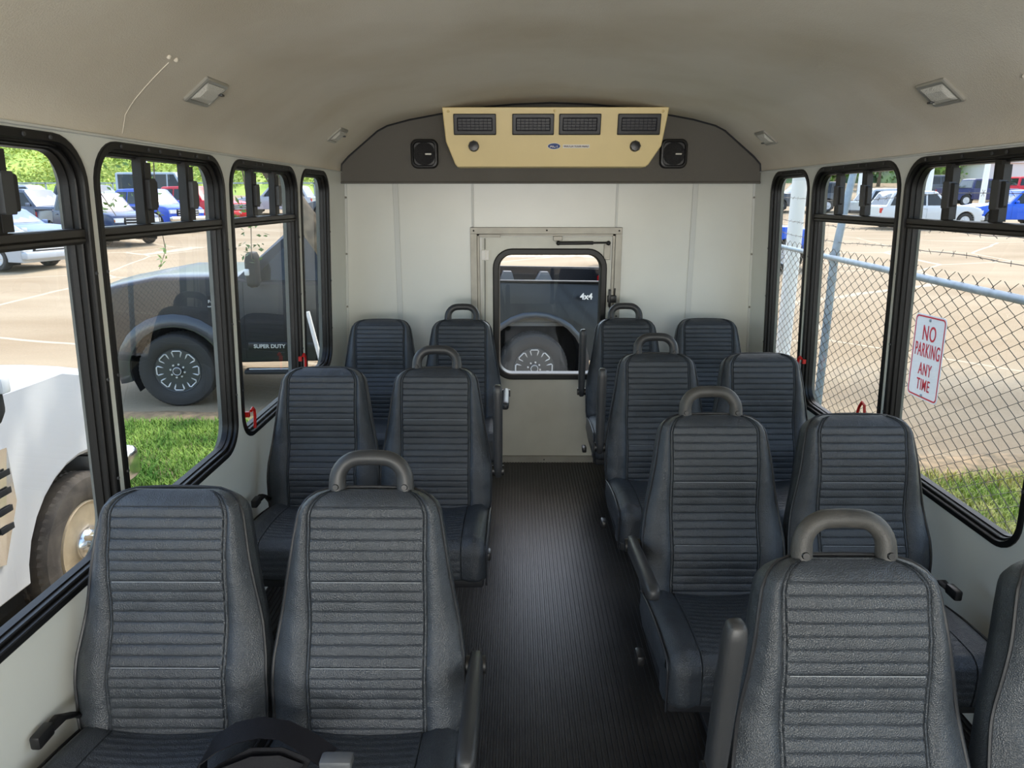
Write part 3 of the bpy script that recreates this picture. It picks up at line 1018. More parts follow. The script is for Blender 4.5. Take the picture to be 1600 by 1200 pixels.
M['soil'] = mat('soil', srgb(120, 108, 76), .95, col2=srgb(92, 110, 52), vscale=2.5, bump=.6, bscale=60)
M['mulch'] = mat('mulch', srgb(150, 128, 98), .95, col2=srgb(105, 92, 70), vscale=9, bump=.8, bscale=70)
M['grass'] = mat('grass', srgb(150, 178, 82), .7, col2=srgb(78, 122, 40), vscale=1.7, spec=.2)
M['grass2'] = mat('dry_grass', srgb(190, 178, 108), .8, col2=srgb(120, 145, 60), vscale=2.5, spec=.2)
def strip(name, x0, x1, y0, y1, h, m, seed=1):
    bm = bmesh.new(); rnd = random.Random(seed)
    nx, ny = int((x1 - x0) / .35) + 2, int((y1 - y0) / .2) + 2
    rs = []
    for j in range(ny):
        f = j / (ny - 1); e = min(1, min(f, 1 - f) * 5)
        rs.append([(x0 + (x1 - x0) * i / (nx - 1), y0 + (y1 - y0) * f + (rnd.uniform(-.06, .06) if 0 < j < ny - 1 else rnd.uniform(-.05, .05)), GZ + .004 + (gdip(x0 + (x1 - x0) * i / (nx - 1), y0 + (y1 - y0) * f) if 'truck' in name else 0) + h * e + (rnd.uniform(-.01, .01) if e > 0 else 0)) for i in range(nx)])
    rings(bm, rs, close=False)
    return obj(name, bm, m)
struct(strip('ground_verge_truck_side', -16, -.2, 5.15, 7.0, .03, M['soil'], 2))
struct(strip('ground_mulch_truck_side', -16, 1.8, 7.0, 7.42, .05, M['mulch'], 3))
struct(strip('ground_verge_fence_side', 1.6, 16, 1.0, 5.5, .03, M['soil'], 4))
struct(strip('ground_mulch_fence_side', 1.6, 16, 5.5, 6.15, .04, M['mulch'], 5))
def grass(name, m, x0, x1, y0, y1, n, h, seed):
    rnd = random.Random(seed); V_, F_ = [], []
    for i in range(n):
        x, y = rnd.uniform(x0, x1), rnd.uniform(y0, y1)
        a = rnd.uniform(0, 2 * PI); hh = h * rnd.uniform(.5, 1.2); w = rnd.uniform(.003, .006)
        lx, ly = math.cos(a), math.sin(a); lean = rnd.uniform(.2, 1.1) * hh
        z = GZ + .02
        k = len(V_)
        V_ += [(x - ly * w, y + lx * w, z), (x + ly * w, y - lx * w, z), (x + lx * lean * .4 - ly * w * .7, y + ly * lean * .4 + lx * w * .7, z + hh * .6), (x + lx * lean * .4 + ly * w * .7, y + ly * lean * .4 - lx * w * .7, z + hh * .6), (x + lx * lean, y + ly * lean, z + hh * .9)]
        F_ += [(k, k + 1, k + 3, k + 2), (k + 2, k + 3, k + 4)]
    me = bpy.data.meshes.new(name); me.from_pydata(V_, [], F_)
    o = link(name, me, m)
    return o
tag(grass('grass', M['grass'], -4.3, -1.3, 5.2, 7.0, 24000, .075, 1), 'green uncut grass strip in front of the black truck', 'grass', kind='stuff')
tag(grass('grass', M['grass2'], 2.5, 5.4, 3.4, 5.6, 15000, .075, 2), 'patchy green grass behind the chain-link fence', 'grass', kind='stuff')

# ------------------------------------------------------------------ leaves / trees
M['leaf'] = mat('leaves', srgb(128, 160, 70), .5, col2=srgb(70, 105, 38), vscale=3)
M['leafdark'] = mat('dark_leaves', srgb(84, 120, 52), .55, col2=srgb(40, 66, 28), vscale=.6)
M['bark'] = mat('bark', srgb(128, 112, 90), .9, col2=srgb(84, 72, 58), vscale=12, bump=.8, bscale=60)
def leaves_mesh(name, pts, size, m, parent=None, seed=1, long=2.2):
    rnd = random.Random(seed); V_, F_ = [], []
    for p in pts:
        d = Vector((rnd.gauss(0, 1), rnd.gauss(0, 1), rnd.gauss(0, .7))).normalized()
        e = d.orthogonal().normalized(); e = (Matrix.Rotation(rnd.uniform(0, 2 * PI), 3, d) @ e)
        s = size * rnd.uniform(.6, 1.3); k = len(V_)
        p = Vector(p); n_ = d.cross(e) * s * .12
        V_ += [p, p + d * s * long * .5 + e * s * .5 + n_, p + d * s * long, p + d * s * long * .5 - e * s * .5 + n_]
        F_ += [(k, k + 1, k + 2, k + 3)]
    me = bpy.data.meshes.new(name); me.from_pydata([tuple(v) for v in V_], [], F_)
    return link(name, me, m, parent)
# leaning tree beside the bus, truck side
org = Vector((-.57, 6.0, GZ))
tr = thing('leaning_tree', 'leaning tree with rough trunk and drooping leafy twigs outside the rear truck-side windows', 'tree', org)
tp = [(-.57, 6.0, GZ), (-1.0, 6.0, .1), (-1.42, 6.0, .80), (-1.60, 6.0, 1.16), (-1.80, 6.0, 1.46), (-2.1, 6.02, 1.95), (-2.35, 6.1, 2.6), (-2.5, 6.3, 3.4)]
bm = bmesh.new(); tube(bm, [Vector(p) - org for p in tp], [.15, .125, .11, .10, .095, .09, .08, .06], 12)
trunk = obj('trunk', bm, M['bark'], tr)
def unpix(u, v, d):
    r_ = Vector(((u - 800) / 1100, (600 - v) / 1100, -1)) * d
    return cam_m @ r_
cam_m = Matrix.Translation(cam.location) @ cam.rotation_euler.to_matrix().to_4x4()
twigs = [[(-2.35, 6.1, 2.6), (-2.25, 5.9, 2.2), (-2.18, 5.85, 1.7), (-2.14, 5.8, 1.35), (-2.16, 5.8, 1.08)],
         [(-2.35, 6.1, 2.6), (-2.6, 5.9, 2.45), (-2.85, 5.8, 2.0), (-2.86, 5.75, 1.55), (-2.83, 5.75, 1.15), (-2.9, 5.75, 1.0)],
         [(-2.5, 6.3, 3.3), (-3.0, 6.0, 2.6), (-3.35, 5.8, 2.0), (-3.32, 5.8, 1.6), (-3.22, 5.8, 1.42)],
         [(-2.1, 6.02, 1.95), (-1.95, 5.9, 2.1), (-1.85, 5.8, 1.8), (-1.82, 5.8, 1.6)],
         [(-2.6, 5.9, 2.45), (-2.75, 5.8, 2.1), (-2.95, 5.75, 1.8), (-3.0, 5.75, 1.62)],
         [(-1.95, 5.9, 2.1), (-1.62, 5.8, 1.95), (-1.56, 5.8, 1.7)],
         [(-2.5, 6.3, 3.3), (-2.2, 6.0, 2.9), (-2.4, 5.8, 2.2), (-2.45, 5.8, 1.85), (-2.35, 5.8, 1.6)]]
dens = [70, 26, 55, 34, 40, 26, 40]
lp = []
rnd = random.Random(5)
for tw, dn in zip(twigs, dens):
    bm = bmesh.new(); tube(bm, [Vector(p) - org for p in tw], [.014, .009, .006, .004, .003, .002][:len(tw)], 5)
    obj('twig', bm, M['bark'], tr)
    segs = [(Vector(a), Vector(b)) for a, b in zip(tw[1:], tw[2:])]
    for q in range(dn):
        a, b = segs[min(len(segs) - 1, int(rnd.random() ** .7 * len(segs)))]
        s_ = .10 if dn > 30 else .035
        lp.append(a.lerp(b, rnd.random()) - org + Vector((rnd.uniform(-s_, s_), rnd.uniform(-s_, s_), rnd.uniform(-s_, s_))))
leaves_mesh('foliage', lp, .026, M['leaf'], tr, 3)
def crown_pts(c, r, n, rnd, clumps=14):
    out = []
    cl = []
    for k in range(clumps):
        d = Vector((rnd.gauss(0, 1), rnd.gauss(0, 1), rnd.gauss(0, 1))).normalized() * rnd.uniform(.3, .85)
        cl.append(Vector((c[0] + d.x * r[0], c[1] + d.y * r[1], c[2] + d.z * r[2])))
    for k in range(n):
        q = rnd.choice(cl); d = Vector((rnd.gauss(0, 1), rnd.gauss(0, 1), rnd.gauss(0, 1))).normalized() * rnd.uniform(.6, 1) * .42
        out.append(Vector((q.x + d.x * r[0], q.y + d.y * r[1], q.z + d.z * r[2])))
    return out
# high crown of the leaning tree (above the windows) 
cr = [p - org for p in crown_pts((-2.0, 6.6, 4.9), (2.2, 1.9, 1.3), 5200, random.Random(11), 22)]
leaves_mesh('crown', cr, .085, M['leafdark'], tr, 9)
# shade tree standing behind the fence
org2 = Vector((5.9, 1.2, GZ))
t2 = thing('shade_tree', 'tall shade tree standing behind the fence and the bus front', 'tree', org2)
bm = bmesh.new(); tube(bm, [Vector(p) - org2 for p in [(5.9, 1.2, GZ), (5.8, 1.3, 1.5), (5.6, 1.6, 3.6), (5.4, 2.0, 5.2)]], [.2, .17, .14, .09], 10)
obj('trunk', bm, M['bark'], t2)
cr = [p - org2 for p in crown_pts((4.2, 4.2, 6.0), (3.6, 3.8, 1.7), 15000, random.Random(12), 46)]
leaves_mesh('crown', cr, .11, M['leafdark'], t2, 10)

org3 = Vector((9.8, 10.0, GZ))
t3 = thing('shade_tree', 'second shade tree farther along the fence, its dappled shadow on the concrete', 'tree', org3)
bm = bmesh.new(); tube(bm, [Vector(p) - org3 for p in [(9.8, 10.0, GZ), (9.6, 10.1, 1.5), (9.0, 10.3, 3.8), (8.2, 10.4, 5.2)]], [.2, .17, .13, .08], 10)
obj('trunk', bm, M['bark'], t3)
cr = [p - org3 for p in crown_pts((8.3, 10.9, 5.6), (2.9, 2.3, 1.2), 5600, random.Random(15), 34)]
leaves_mesh('crown', cr, .11, M['leafdark'], t3, 16)

# ------------------------------------------------------------------ vehicles
def glassy(name, col): return mat(name, col, .06, spec=.9)
M['carglass'] = glassy('car_glass', (.018, .022, .026))
M['carglass2'] = glassy('car_glass_pale', (.10, .13, .14))
M['tyre'] = mat('tyre', (.035, .033, .031), .8, bump=.3, bscale=80)
M['tyredirty'] = mat('tyre_dusty', srgb(104, 96, 86), .9, col2=srgb(74, 68, 62), vscale=8, bump=.5, bscale=80)
M['rimsilver'] = mat('rim_silver', (.62, .62, .63), .35, .25)
M['rimdark'] = mat('rim_dark', (.055, .058, .06), .35, .1)
M['rimcream'] = mat('rim_dusty', srgb(196, 178, 148), .55, .2, var=.2, vscale=12)
M['plastic'] = mat('bumper_plastic', (.018, .018, .019), .6, spec=.3)
M['headlight'] = mat('headlight', (.72, .74, .75), .08, spec=.9)
M['amber'] = mat('amber_lens', srgb(225, 130, 60), .2)
M['taillight'] = mat('taillight', srgb(190, 20, 25), .15)
M['wellblack'] = mat('wheel_well', (.008, .008, .008), .9)
M['bedliner'] = mat('bed_grey', (.16, .165, .17), .7)
def paint(name, col, metal=.2): return mat(name, col, .32, metal * .5, coat=.15, spec=.35)
P_ = {'black': paint('paint_black', (.012, .013, .016), 0.0), 'white': paint('paint_white', srgb(205, 206, 206), 0.0), 'silver': paint('paint_silver', srgb(172, 177, 184), .3),
      'navy': paint('paint_navy', srgb(44, 58, 88)), 'blue': paint('paint_blue', srgb(40, 82, 190), 0), 'brightblue': paint('paint_bright_blue', srgb(28, 90, 205), 0), 'red': paint('paint_red', srgb(205, 24, 44), 0),
      'grey': paint('paint_grey', srgb(88, 98, 116)), 'darkgrey': paint('paint_dark_grey', srgb(70, 76, 84)), 'slate': paint('paint_slate', srgb(92, 112, 150)), 'vangrey': paint('paint_van', srgb(170, 180, 190)), 'deepnavy': paint('paint_deep_navy', srgb(38, 42, 88), 0)}

def tyre_mesh(rw, wd, lugs=60, deep=.008):
    bm = bmesh.new()
    rr = rw
    prof = [(.60 * rr, -wd * .42), (.66 * rr, -wd * .49), (.80 * rr, -wd * .53), (.93 * rr, -wd * .50), (.975 * rr, -wd * .44), (1.0 * rr, -wd * .36), (1.0 * rr, -wd * .14), (.985 * rr, -wd * .12), (.985 * rr, -wd * .06), (1.0 * rr, -wd * .04)]
    prof = prof + [(a, -b) for a, b in prof[::-1]]
    n = lugs * 2
    rs = []
    for k, (r, a) in enumerate(prof):
        ring = []
        for i in range(n):
            t = 2 * PI * i / n
            q = r - (deep if (r > .97 * rr and ((i + (k // 3)) % 2)) else 0)
            ring.append((q * math.cos(t), a, q * math.sin(t)))
        rs.append(ring)
    rings(bm, rs, True, False, False)
    # inner barrel
    rings(bm, [[(r * math.cos(2 * PI * k / 32), a, r * math.sin(2 * PI * k / 32)) for k in range(32)] for r, a in ((.605 * rr, -wd * .42), (.56 * rr, -wd * .2), (.56 * rr, wd * .2), (.605 * rr, wd * .42))], True, False, False)
    return bm
def add_wheel(parent, x, ysign, P, style, W):
    rw, wd = P['rw'], P.get('tw', .24)
    y = ysign * (W / 2 - wd / 2 - P.get('inset', .03))
    hub = Vector((x, y, rw))
    lugs = 56 if P.get('near') else 30
    key = 'tyre_%s_%d' % (P['key'], lugs)
    if key not in ME: mesh_of(key, lambda: tyre_mesh(rw, wd, lugs, .008 if P.get('near') else .004), 30)
    t = part('wheel', key, M['tyredirty'] if P.get('dusty') else M['tyre'], parent)
    t.location = hub
    def sub(name, bm, m, sm=35):
        o = obj(name, bm, m, t, smooth=sm)
        return o
    f = ysign * wd * .42     # outer face
    r0 = .60 * rw
    if style == 'tremor':
        bm = bmesh.new()
        lathe(bm, [(r0, f), (r0 * .985, f + ysign * .006), (r0 * .95, f), (r0 * .93, f - ysign * .02), (r0 * .42, f - ysign * .035), (r0 * .36, f - ysign * .012), (r0 * .30, f - ysign * .01), (r0 * .05, f - ysign * .01)], 'y', 40)
        sub('rim', bm, M['rimdark'])
        for k in range(8):
            a = 2 * PI * k / 8 + PI / 2 + PI / 16 * 0
            bm = bmesh.new()
            def q(r, da, dy): return (r * math.cos(a + da), f + ysign * (dy + .006), r * math.sin(a + da))
            ring = [q(r0 * .55, -.16, -.018), q(r0 * .62, -.22, -.014), q(r0 * .86, -.235, -.006), q(r0 * .90, -.17, -.004), q(r0 * .90, .17, -.004), q(r0 * .86, .235, -.006), q(r0 * .62, .22, -.014), q(r0 * .55, .16, -.018)]
            tube(bm, ring, .0085, 6, closed=True)
            w_ = sub('rim_window_edge', bm, M['rimsilver'])
            bm.free() if False else None
            bm = bmesh.new()
            bm.faces.new([bm.verts.new(p) for p in ring])
            sub('rim_window', bm, M['wellblack'], 0)
        bm = bmesh.new()
        lathe(bm, [(r0 * .20, f - ysign * .012), (r0 * .20, f + ysign * .03), (r0 * .15, f + ysign * .036), (.001, f + ysign * .036)], 'y', 24)
        sub('hub_cap', bm, M['rimdark'])
        bm = bmesh.new(); tube(bm, [(r0 * .17 * math.cos(a * PI / 8), f + ysign * .037, r0 * .17 * math.sin(a * PI / 8)) for a in range(16)], .004, 5, closed=True)
        sub('hub_ring', bm, M['rimsilver'])
        for k in range(8):
            a = 2 * PI * k / 8 + .2
            bm = bmesh.new()
            r_ = bmesh.ops.create_cone(bm, cap_ends=True, segments=6, radius1=.012, radius2=.009, depth=.03)
            bmesh.ops.rotate(bm, cent=(0, 0, 0), matrix=Matrix.Rotation(PI / 2 * -ysign * -1, 3, 'X'), verts=r_['verts'])
            bmesh.ops.translate(bm, vec=(r0 * .30 * math.cos(a), f + ysign * .002, r0 * .30 * math.sin(a)), verts=r_['verts'])
            sub('lug_nut', bm, M['rimsilver'])
    elif style == 'steel':
        bm = bmesh.new()
        lathe(bm, [(r0, f), (r0 * .97, f + ysign * .012), (r0 * .90, f), (r0 * .88, f - ysign * .04), (r0 * .80, f - ysign * .055), (r0 * .62, f - ysign * .02), (r0 * .50, f - ysign * .005), (r0 * .42, f - ysign * .02), (r0 * .3, f - ysign * .02), (.01, f - ysign * .02)], 'y', 40)
        sub('rim', bm, M['rimcream'])
        for k in range(8):
            a = 2 * PI * k / 8 + .2
            bm = bmesh.new()
            r_ = bmesh.ops.create_cone(bm, cap_ends=True, segments=18, radius1=.034, radius2=.034, depth=.012)
            bmesh.ops.rotate(bm, cent=(0, 0, 0), matrix=Matrix.Rotation(PI / 2, 3, 'X'), verts=r_['verts'])
            bmesh.ops.translate(bm, vec=(r0 * .72 * math.cos(a), f - ysign * .03, r0 * .72 * math.sin(a)), verts=r_['verts'])
            sub('rim_hole', bm, M['wellblack'])
        bm = bmesh.new()
        lathe(bm, [(r0 * .43, f - ysign * .02), (r0 * .42, f + ysign * .02), (r0 * .34, f + ysign * .045), (r0 * .24, f + ysign * .05), (r0 * .22, f + ysign * .085), (r0 * .15, f + ysign * .10), (.001, f + ysign * .10)], 'y', 32)
        hc = sub('hub_cap', bm, M['chrome'])
        for k in range(8):
            a = 2 * PI * k / 8
            bm = bmesh.new()
            r_ = bmesh.ops.create_cone(bm, cap_ends=True, segments=6, radius1=.017, radius2=.014, depth=.05)
            bmesh.ops.rotate(bm, cent=(0, 0, 0), matrix=Matrix.Rotation(PI / 2, 3, 'X'), verts=r_['verts'])
            bmesh.ops.translate(bm, vec=(r0 * .34 * math.cos(a), f + ysign * .055, r0 * .34 * math.sin(a)), verts=r_['verts'])
            sub('lug_nut', bm, M['chrome'])
    else:
        key2 = 'rimfar_%s_%d_%s' % (P['key'], ysign, style)
        if key2 not in ME:
            bm = bmesh.new()
            lathe(bm, [(r0, f), (r0 * .95, f + ysign * .01), (r0 * .88, f), (r0 * .84, f - ysign * .04), (.01, f - ysign * .05)], 'y', 24)
            for k in range(7):
                a = 2 * PI * k / 7
                b0, b1 = Vector((r0 * .1 * math.cos(a), f, r0 * .1 * math.sin(a))), Vector((r0 * .9 * math.cos(a), f - ysign * .005, r0 * .9 * math.sin(a)))
                tube(bm, [b0, b1], [.03, .022], 4)
            bmesh.ops.recalc_face_normals(bm, faces=bm.faces)
            me = bpy.data.meshes.new(key2); bm.to_mesh(me); bm.free(); ME[key2] = me
        part('rim', key2, M['rimsilver'], t)

def make_vehicle(name, label, cat, loc, yaw, K, col, group=None, style='alloy', **ov):
    base = {'pickup': dict(L=5.9, W=2.0, H=1.92, wb=3.68, rw=.40, fo=.94, hc=1.22, hf=1.10, zb=1.24, xc=.98, xr0=.28, xr1=-1.30, xr2=-1.52, sill=.42, ra=1.2),
            'suv': dict(L=5.0, W=1.98, H=1.78, wb=3.0, rw=.385, fo=.92, hc=1.12, hf=.98, zb=1.10, xc=.72, xr0=.02, xr1=-1.95, xr2=-2.35, sill=.32, ra=1.14),
            'bigsuv': dict(L=5.5, W=2.03, H=1.93, wb=3.1, rw=.40, fo=1.0, hc=1.20, hf=1.08, zb=1.20, xc=.80, xr0=.15, xr1=-2.2, xr2=-2.45, sill=.36, ra=1.14),
            'sedan': dict(L=4.8, W=1.84, H=1.46, wb=2.8, rw=.335, fo=.92, hc=.98, hf=.80, zb=.94, xc=.70, xr0=-.10, xr1=-1.15, xr2=-1.85, sill=.24, ra=1.12),
            'van': dict(L=5.8, W=2.05, H=2.5, wb=3.7, rw=.36, fo=.95, hc=1.25, hf=1.05, zb=1.30, xc=1.75, xr0=1.05, xr1=-2.9, xr2=-2.92, sill=.34, ra=1.12)}[K]
    P = dict(base); P.update(ov); P['key'] = K + ('n' if ov.get('near') else '') + ('d' if ov.get('dusty') else '')
    if ov.get('key'): P['key'] = ov['key']
    L_, W, H = P['L'], P['W'], P['H']; xf = P['wb'] / 2 + P['fo']; xr = xf - L_
    zb, sill = P['zb'], P['sill']
    root = thing(name, label, cat, loc, yaw, group)
    ax = [P['wb'] / 2, -P['wb'] / 2]
    Ra = P['rw'] * P['ra']
    def RA(xa): return P['ra2'] if (xa < 0 and 'ra2' in P) else Ra
    mid = (xf + xr) / 2
    def hwf(x, z):
        e = max(0, (abs(x - mid) / (L_ / 2) - .72) / .28)
        k = 1 - .11 * e ** 2
        if z > .8: k -= .05 * ((z - .8) / max(.1, zb - .8)) ** 2
        if z < .55: k -= .02 * ((.55 - z) / .25) ** 2
        return W / 2 * k
    def arch(xa):
        # from front to rear over the wheel
        R_a = RA(xa)
        s = math.asin(max(-1, min(1, (sill - P['rw']) / R_a)))
        n = 14
        return [(xa + R_a * math.cos(s + (PI - 2 * s) * k / n), P['rw'] + R_a * math.sin(s + (PI - 2 * s) * k / n)) for k in range(n + 1)]
    pk = K == 'pickup'
    xb = P['xr2'] - .04 if pk else xr     # rear end of the main body
    hc, hf = P['hc'], P['hf']
    pts = []
    if pk: pts += [(xb, sill + .05), (xb, zb)]
    else:
        if K == 'sedan': pts += [(xr + .10, sill + .06), (xr, .50), (xr + .02, zb - .10), (xr + .10, zb + .02)]
        else: pts += [(xr + .06, sill + .06), (xr, .55), (xr + .03, zb - .05), (xr + .06, zb)]
    pts += [(P['xc'] - .25, zb), (P['xc'], hc), ((P['xc'] + xf) / 2, (hc + hf) / 2 + .05), (xf - .30, hf + .03), (xf - .10, hf - .03), (xf - .02, hf - .16), (xf, .62), (xf - .02, sill + .10), (xf - .12, sill - .02)]
    lo = arch(ax[0])
    pts += lo
    if not pk: pts += arch(ax[1])
    pts = [p for i, p in enumerate(pts) if i == 0 or (Vector(p) - Vector(pts[i - 1])).length > .01]
    def insetp(k):
        out = []
        n = len(pts)
        for i in range(n):
            a, b, c = Vector(pts[i - 1]), Vector(pts[i]), Vector(pts[(i + 1) % n])
            d1 = (b - a).normalized(); d2 = (c - b).normalized()
            nn = (Vector((d1.y, -d1.x)) + Vector((d2.y, -d2.x)))
            nn = nn.normalized() if nn.length > 1e-4 else Vector((d1.y, -d1.x))
            out.append((b.x + nn.x * k, b.y + nn.y * k))
        return out
    bm = bmesh.new()
    crown = .05
    rs = []
    for yn, k in ((-1, .03), (-.985, .010), (-.955, 0), (-.8, 0), (-.45, 0), (0, 0), (.45, 0), (.8, 0), (.955, 0), (.985, .010), (1, .03)):
        pp = insetp(k) if k else pts
        ring = []
        for (x, z) in pp:
            zz = z
            if z > hf - .2 and x > P['xc'] - .3: zz += crown * (1 - yn * yn) + (-.025 if abs(yn) < .5 else 0)
            xx = x
            if x > xf - .35: xx -= .10 * yn * yn * (1 if z > .3 else 0)
            ring.append((xx, yn, zz))
        rs.append(ring)
    rings(bm, rs)
    for z in (.55, .7, .85, 1.0, 1.12):
        if z < zb - .02:
            bmesh.ops.bisect_plane(bm, geom=bm.verts[:] + bm.edges[:] + bm.faces[:], plane_co=(0, 0, z), plane_no=(0, 0, 1))
    for k in range(1, 12):
        x = xr + L_ * k / 12
        bmesh.ops.bisect_plane(bm, geom=bm.verts[:] + bm.edges[:] + bm.faces[:], plane_co=(x, 0, 0), plane_no=(1, 0, 0))
    for v in bm.verts: v.co.y = v.co.y * hwf(v.co.x, v.co.z)
    body = obj('body', bm, col, root, smooth=32)
    # wheel well liners
    for xa in ax:
        for sy in (-1, 1):
            bm = bmesh.new()
            if pk and xa < 0: 
                pass
            cc = [(xa + RA(xa) * math.cos(t * PI / 12), P['rw'] + RA(xa) * math.sin(t * PI / 12)) for t in range(-2, 15)]
            rings(bm, [[(a, sy * (W / 2 - .03) * .96, b) for a, b in cc], [(a, sy * (W / 2 - .45), b) for a, b in cc]], close=False)
            bm.faces.new([bm.verts.new((a, sy * (W / 2 - .45), b)) for a, b in cc])
            obj('wheel_well', bm, M['wellblack'], root, smooth=0)
    # cabin
    ty = lambda z: interp(z, [(zb, W / 2 * .945 - .01), (H, W / 2 * .78)])
    gx = [(P['xc'] + .02, hc - .02 if hc > zb else zb), (P['xr0'] + .06, H - .045), (P['xr0'] - .12, H - .005), ((P['xr0'] + P['xr1']) / 2, H), (P['xr1'] + .08, H - .015), (P['xr1'] - .04, H - .07), (P['xr2'], zb)]
    gx = [(P['xc'] + .02, min(hc, zb) - .03)] + gx[1:-1] + [(P['xr2'], zb - .03)]
    bm = bmesh.new()
    rs = []
    for yn, k in ((-1, 0), (-.94, 1), (-.5, 1.6), (0, 2), (.5, 1.6), (.94, 1), (1, 0)):
        ring = []
        for x, z in gx:
            w = ty(max(z, zb)) if z > zb else ty(zb)
            ring.append((x + (.05 * (1 - yn * yn) if x > P['xr0'] - .02 else 0), yn * w, z + (.018 * k if z > H - .09 else 0) - (.02 if (abs(yn) == 1 and z > H - .09) else 0)))
        rs.append(ring)
    rings(bm, rs)
    cab = obj('cabin', bm, col, root, smooth=32)
    # side glass
    gl = M['carglass']
    x_a = lambda z: interp(z, [(zb, P['xc'] + .02), (H, P['xr0'] - .02)])
    x_r = lambda z: interp(z, [(zb, P['xr2']), (H, P['xr1'])])
    z0g, z1g = zb + .02, H - .13
    if K == 'sedan': cuts = [-.35]
    elif pk: cuts = [P.get('bp', -.38)]
    elif K == 'van': cuts = [.55, -.8]
    else: cuts = [-.42, -1.30]
    segs = []
    edges_ = [None] + cuts + [None]
    for i in range(len(edges_) - 1):
        fr, bk = edges_[i], edges_[i + 1]
        f0 = (x_a(z0g) - .22) if fr is None else fr - .045
        f1 = (x_a(z1g) - .10) if fr is None else fr - .045
        r0_ = (x_r(z0g) + .16) if bk is None else bk + .045
        r1_ = (x_r(z1g) + .12) if bk is None else bk + .045
        if K == 'sedan' and bk is None: r0_ = x_r(z0g) + .35
        segs.append([(f0, z0g), (f1, z1g), (r1_, z1g), (r0_, z0g)])
    for sy in (-1, 1):
        for sgp in segs:
            bm = bmesh.new()
            bm.faces.new([bm.verts.new((x, sy * (ty(z) + .004 + .004), z)) for x, z in sgp])
            bmesh.ops.solidify(bm, geom=bm.faces[:], thickness=.004)
            obj('side_window', bm, gl if not P.get('pale') else M['carglass2'], root, smooth=0)
    # windscreen and rear window
    def quad(name, xa_, za_, xb_, zb2, ya, yb, off, m):
        d = Vector((xb_ - xa_, 0, zb2 - za_)).normalized(); n_ = Vector((d.z, 0, -d.x)) * off
        bm = bmesh.new()
        rs = []
        for f in (0, .5, 1):
            x = xa_ + (xb_ - xa_) * f; z = za_ + (zb2 - za_) * f; yy = ya + (yb - ya) * f
            rs.append([Vector((x + (.05 * (1 - (q / 4) ** 2) if off > 0 else 0), yy * q / 4, z)) + n_ for q in range(-4, 5)])
        rings(bm, rs, close=False)
        obj(name, bm, m, root)
    z0w, z1w = max(hc, zb) + .04, H - .09
    xw = lambda z: interp(z, [(min(hc, zb) - .03, P['xc'] + .02), (H - .045, P['xr0'] + .06)])
    quad('windscreen', xw(z0w), z0w, xw(z1w), z1w, ty(z0w) - .10, ty(z1w) - .07, .012, M['carglass2'])
    xq = lambda z: interp(z, [(zb - .03, P['xr2']), (H - .07, P['xr1'] - .04)])
    quad('rear_window', xq(zb + .05), zb + .05, xq(H - .12), H - .12, ty(zb) - .12, ty(H) - .10, -.012, M['carglass'])
    # lights, grille, bumpers
    fy = hwf(xf, .8)
    for sy in (-1, 1):
        bm = bmesh.new()
        prism(bm, [(sy * fy * .98, hf - .26), (sy * fy * .99, hf - .10), (sy * fy * .62, hf - .10), (sy * fy * .66, hf - .26)], lambda a, b, d: Vector((xf - .115 + d - .10 * max(0, abs(a) / fy - .75), a, b)), 0, .10)
        hl = obj('headlight', bm, M['headlight'], root, smooth=0)
        if P.get('amber'):
            bm = bmesh.new(); box(bm, (xf - .12, sy * fy * .97, hf - .18), (.16, .03, .12), bev=.01); obj('marker', bm, M['amber'], hl)
        bm = bmesh.new()
        zt = zb - .10 if not pk else zb - .06
        box(bm, (xr + .045, sy * hwf(xr + .05, zt) * .93, zt - .12), (.10, .16, .24), bev=.015); obj('taillight', bm, M['taillight'], root)
    bm = bmesh.new(); box(bm, (xf - .03, 0, hf - .22), (.10, fy * 1.22, .30), bev=.02)
    g = obj('grille', bm, M['plastic'] if col not in (P_['silver'],) else M['plastic'], root)
    for k in range(3):
        bm = bmesh.new(); box(bm, (xf + .022, 0, hf - .32 + .10 * k), (.02, fy * 1.15, .03), bev=.005); obj('grille_bar', bm, M['rimsilver'], g)
    bm = bmesh.new(); box(bm, (xf - .04, 0, sill + .18), (.22, W * .90, .22), bev=.05, seg=3)
    obj('front_bumper', bm, P.get('bumper') or (M['plastic'] if pk else col), root)
    bm = bmesh.new(); box(bm, (xr + .03, 0, sill + .20), (.20, W * .92, .18), bev=.04, seg=3)
    obj('rear_bumper', bm, P.get('bumper') or M['plastic'], root)
    # mirrors, handles, seams
    for sy in (-1, 1):
        bm = bmesh.new()
        xm = P['xc'] - .30
        if P.get('near'):
            zz = zb + .16
            rs = []
            for q, (sy_, sz, dx) in enumerate(((.7, .8, -.05), (.95, .97, -.03), (1, 1, .02), (.85, .9, .06), (.5, .6, .08))):
                rs.append([(xm + dx, sy * (W / 2 + .20 + a * sy_), zz + b * sz) for a, b in rrect(-.115, .115, -.19, .19, .06, 5)])
            rings(bm, rs)
            mi = obj('mirror', bm, M['plastic'], root)
            bm = bmesh.new(); tube(bm, [(xm, sy * (W / 2 - .04), zb + .02), (xm, sy * (W / 2 + .10), zb + .03), (xm, sy * (W / 2 + .20), zb + .05)], .028, 8); obj('mirror_arm', bm, M['plastic'], mi)
            bm = bmesh.new(); box(bm, (xm + .05, sy * (W / 2 + .30), zz - .02), (.05, .06, .07), bev=.012); obj('marker_lens', bm, M['headlight'], mi)
        else:
            box(bm, (xm, sy * (W / 2 + .06), zb + .09), (.09, .20, .15), bev=.03, seg=2)
            obj('mirror', bm, col if K != 'van' else M['plastic'], root)
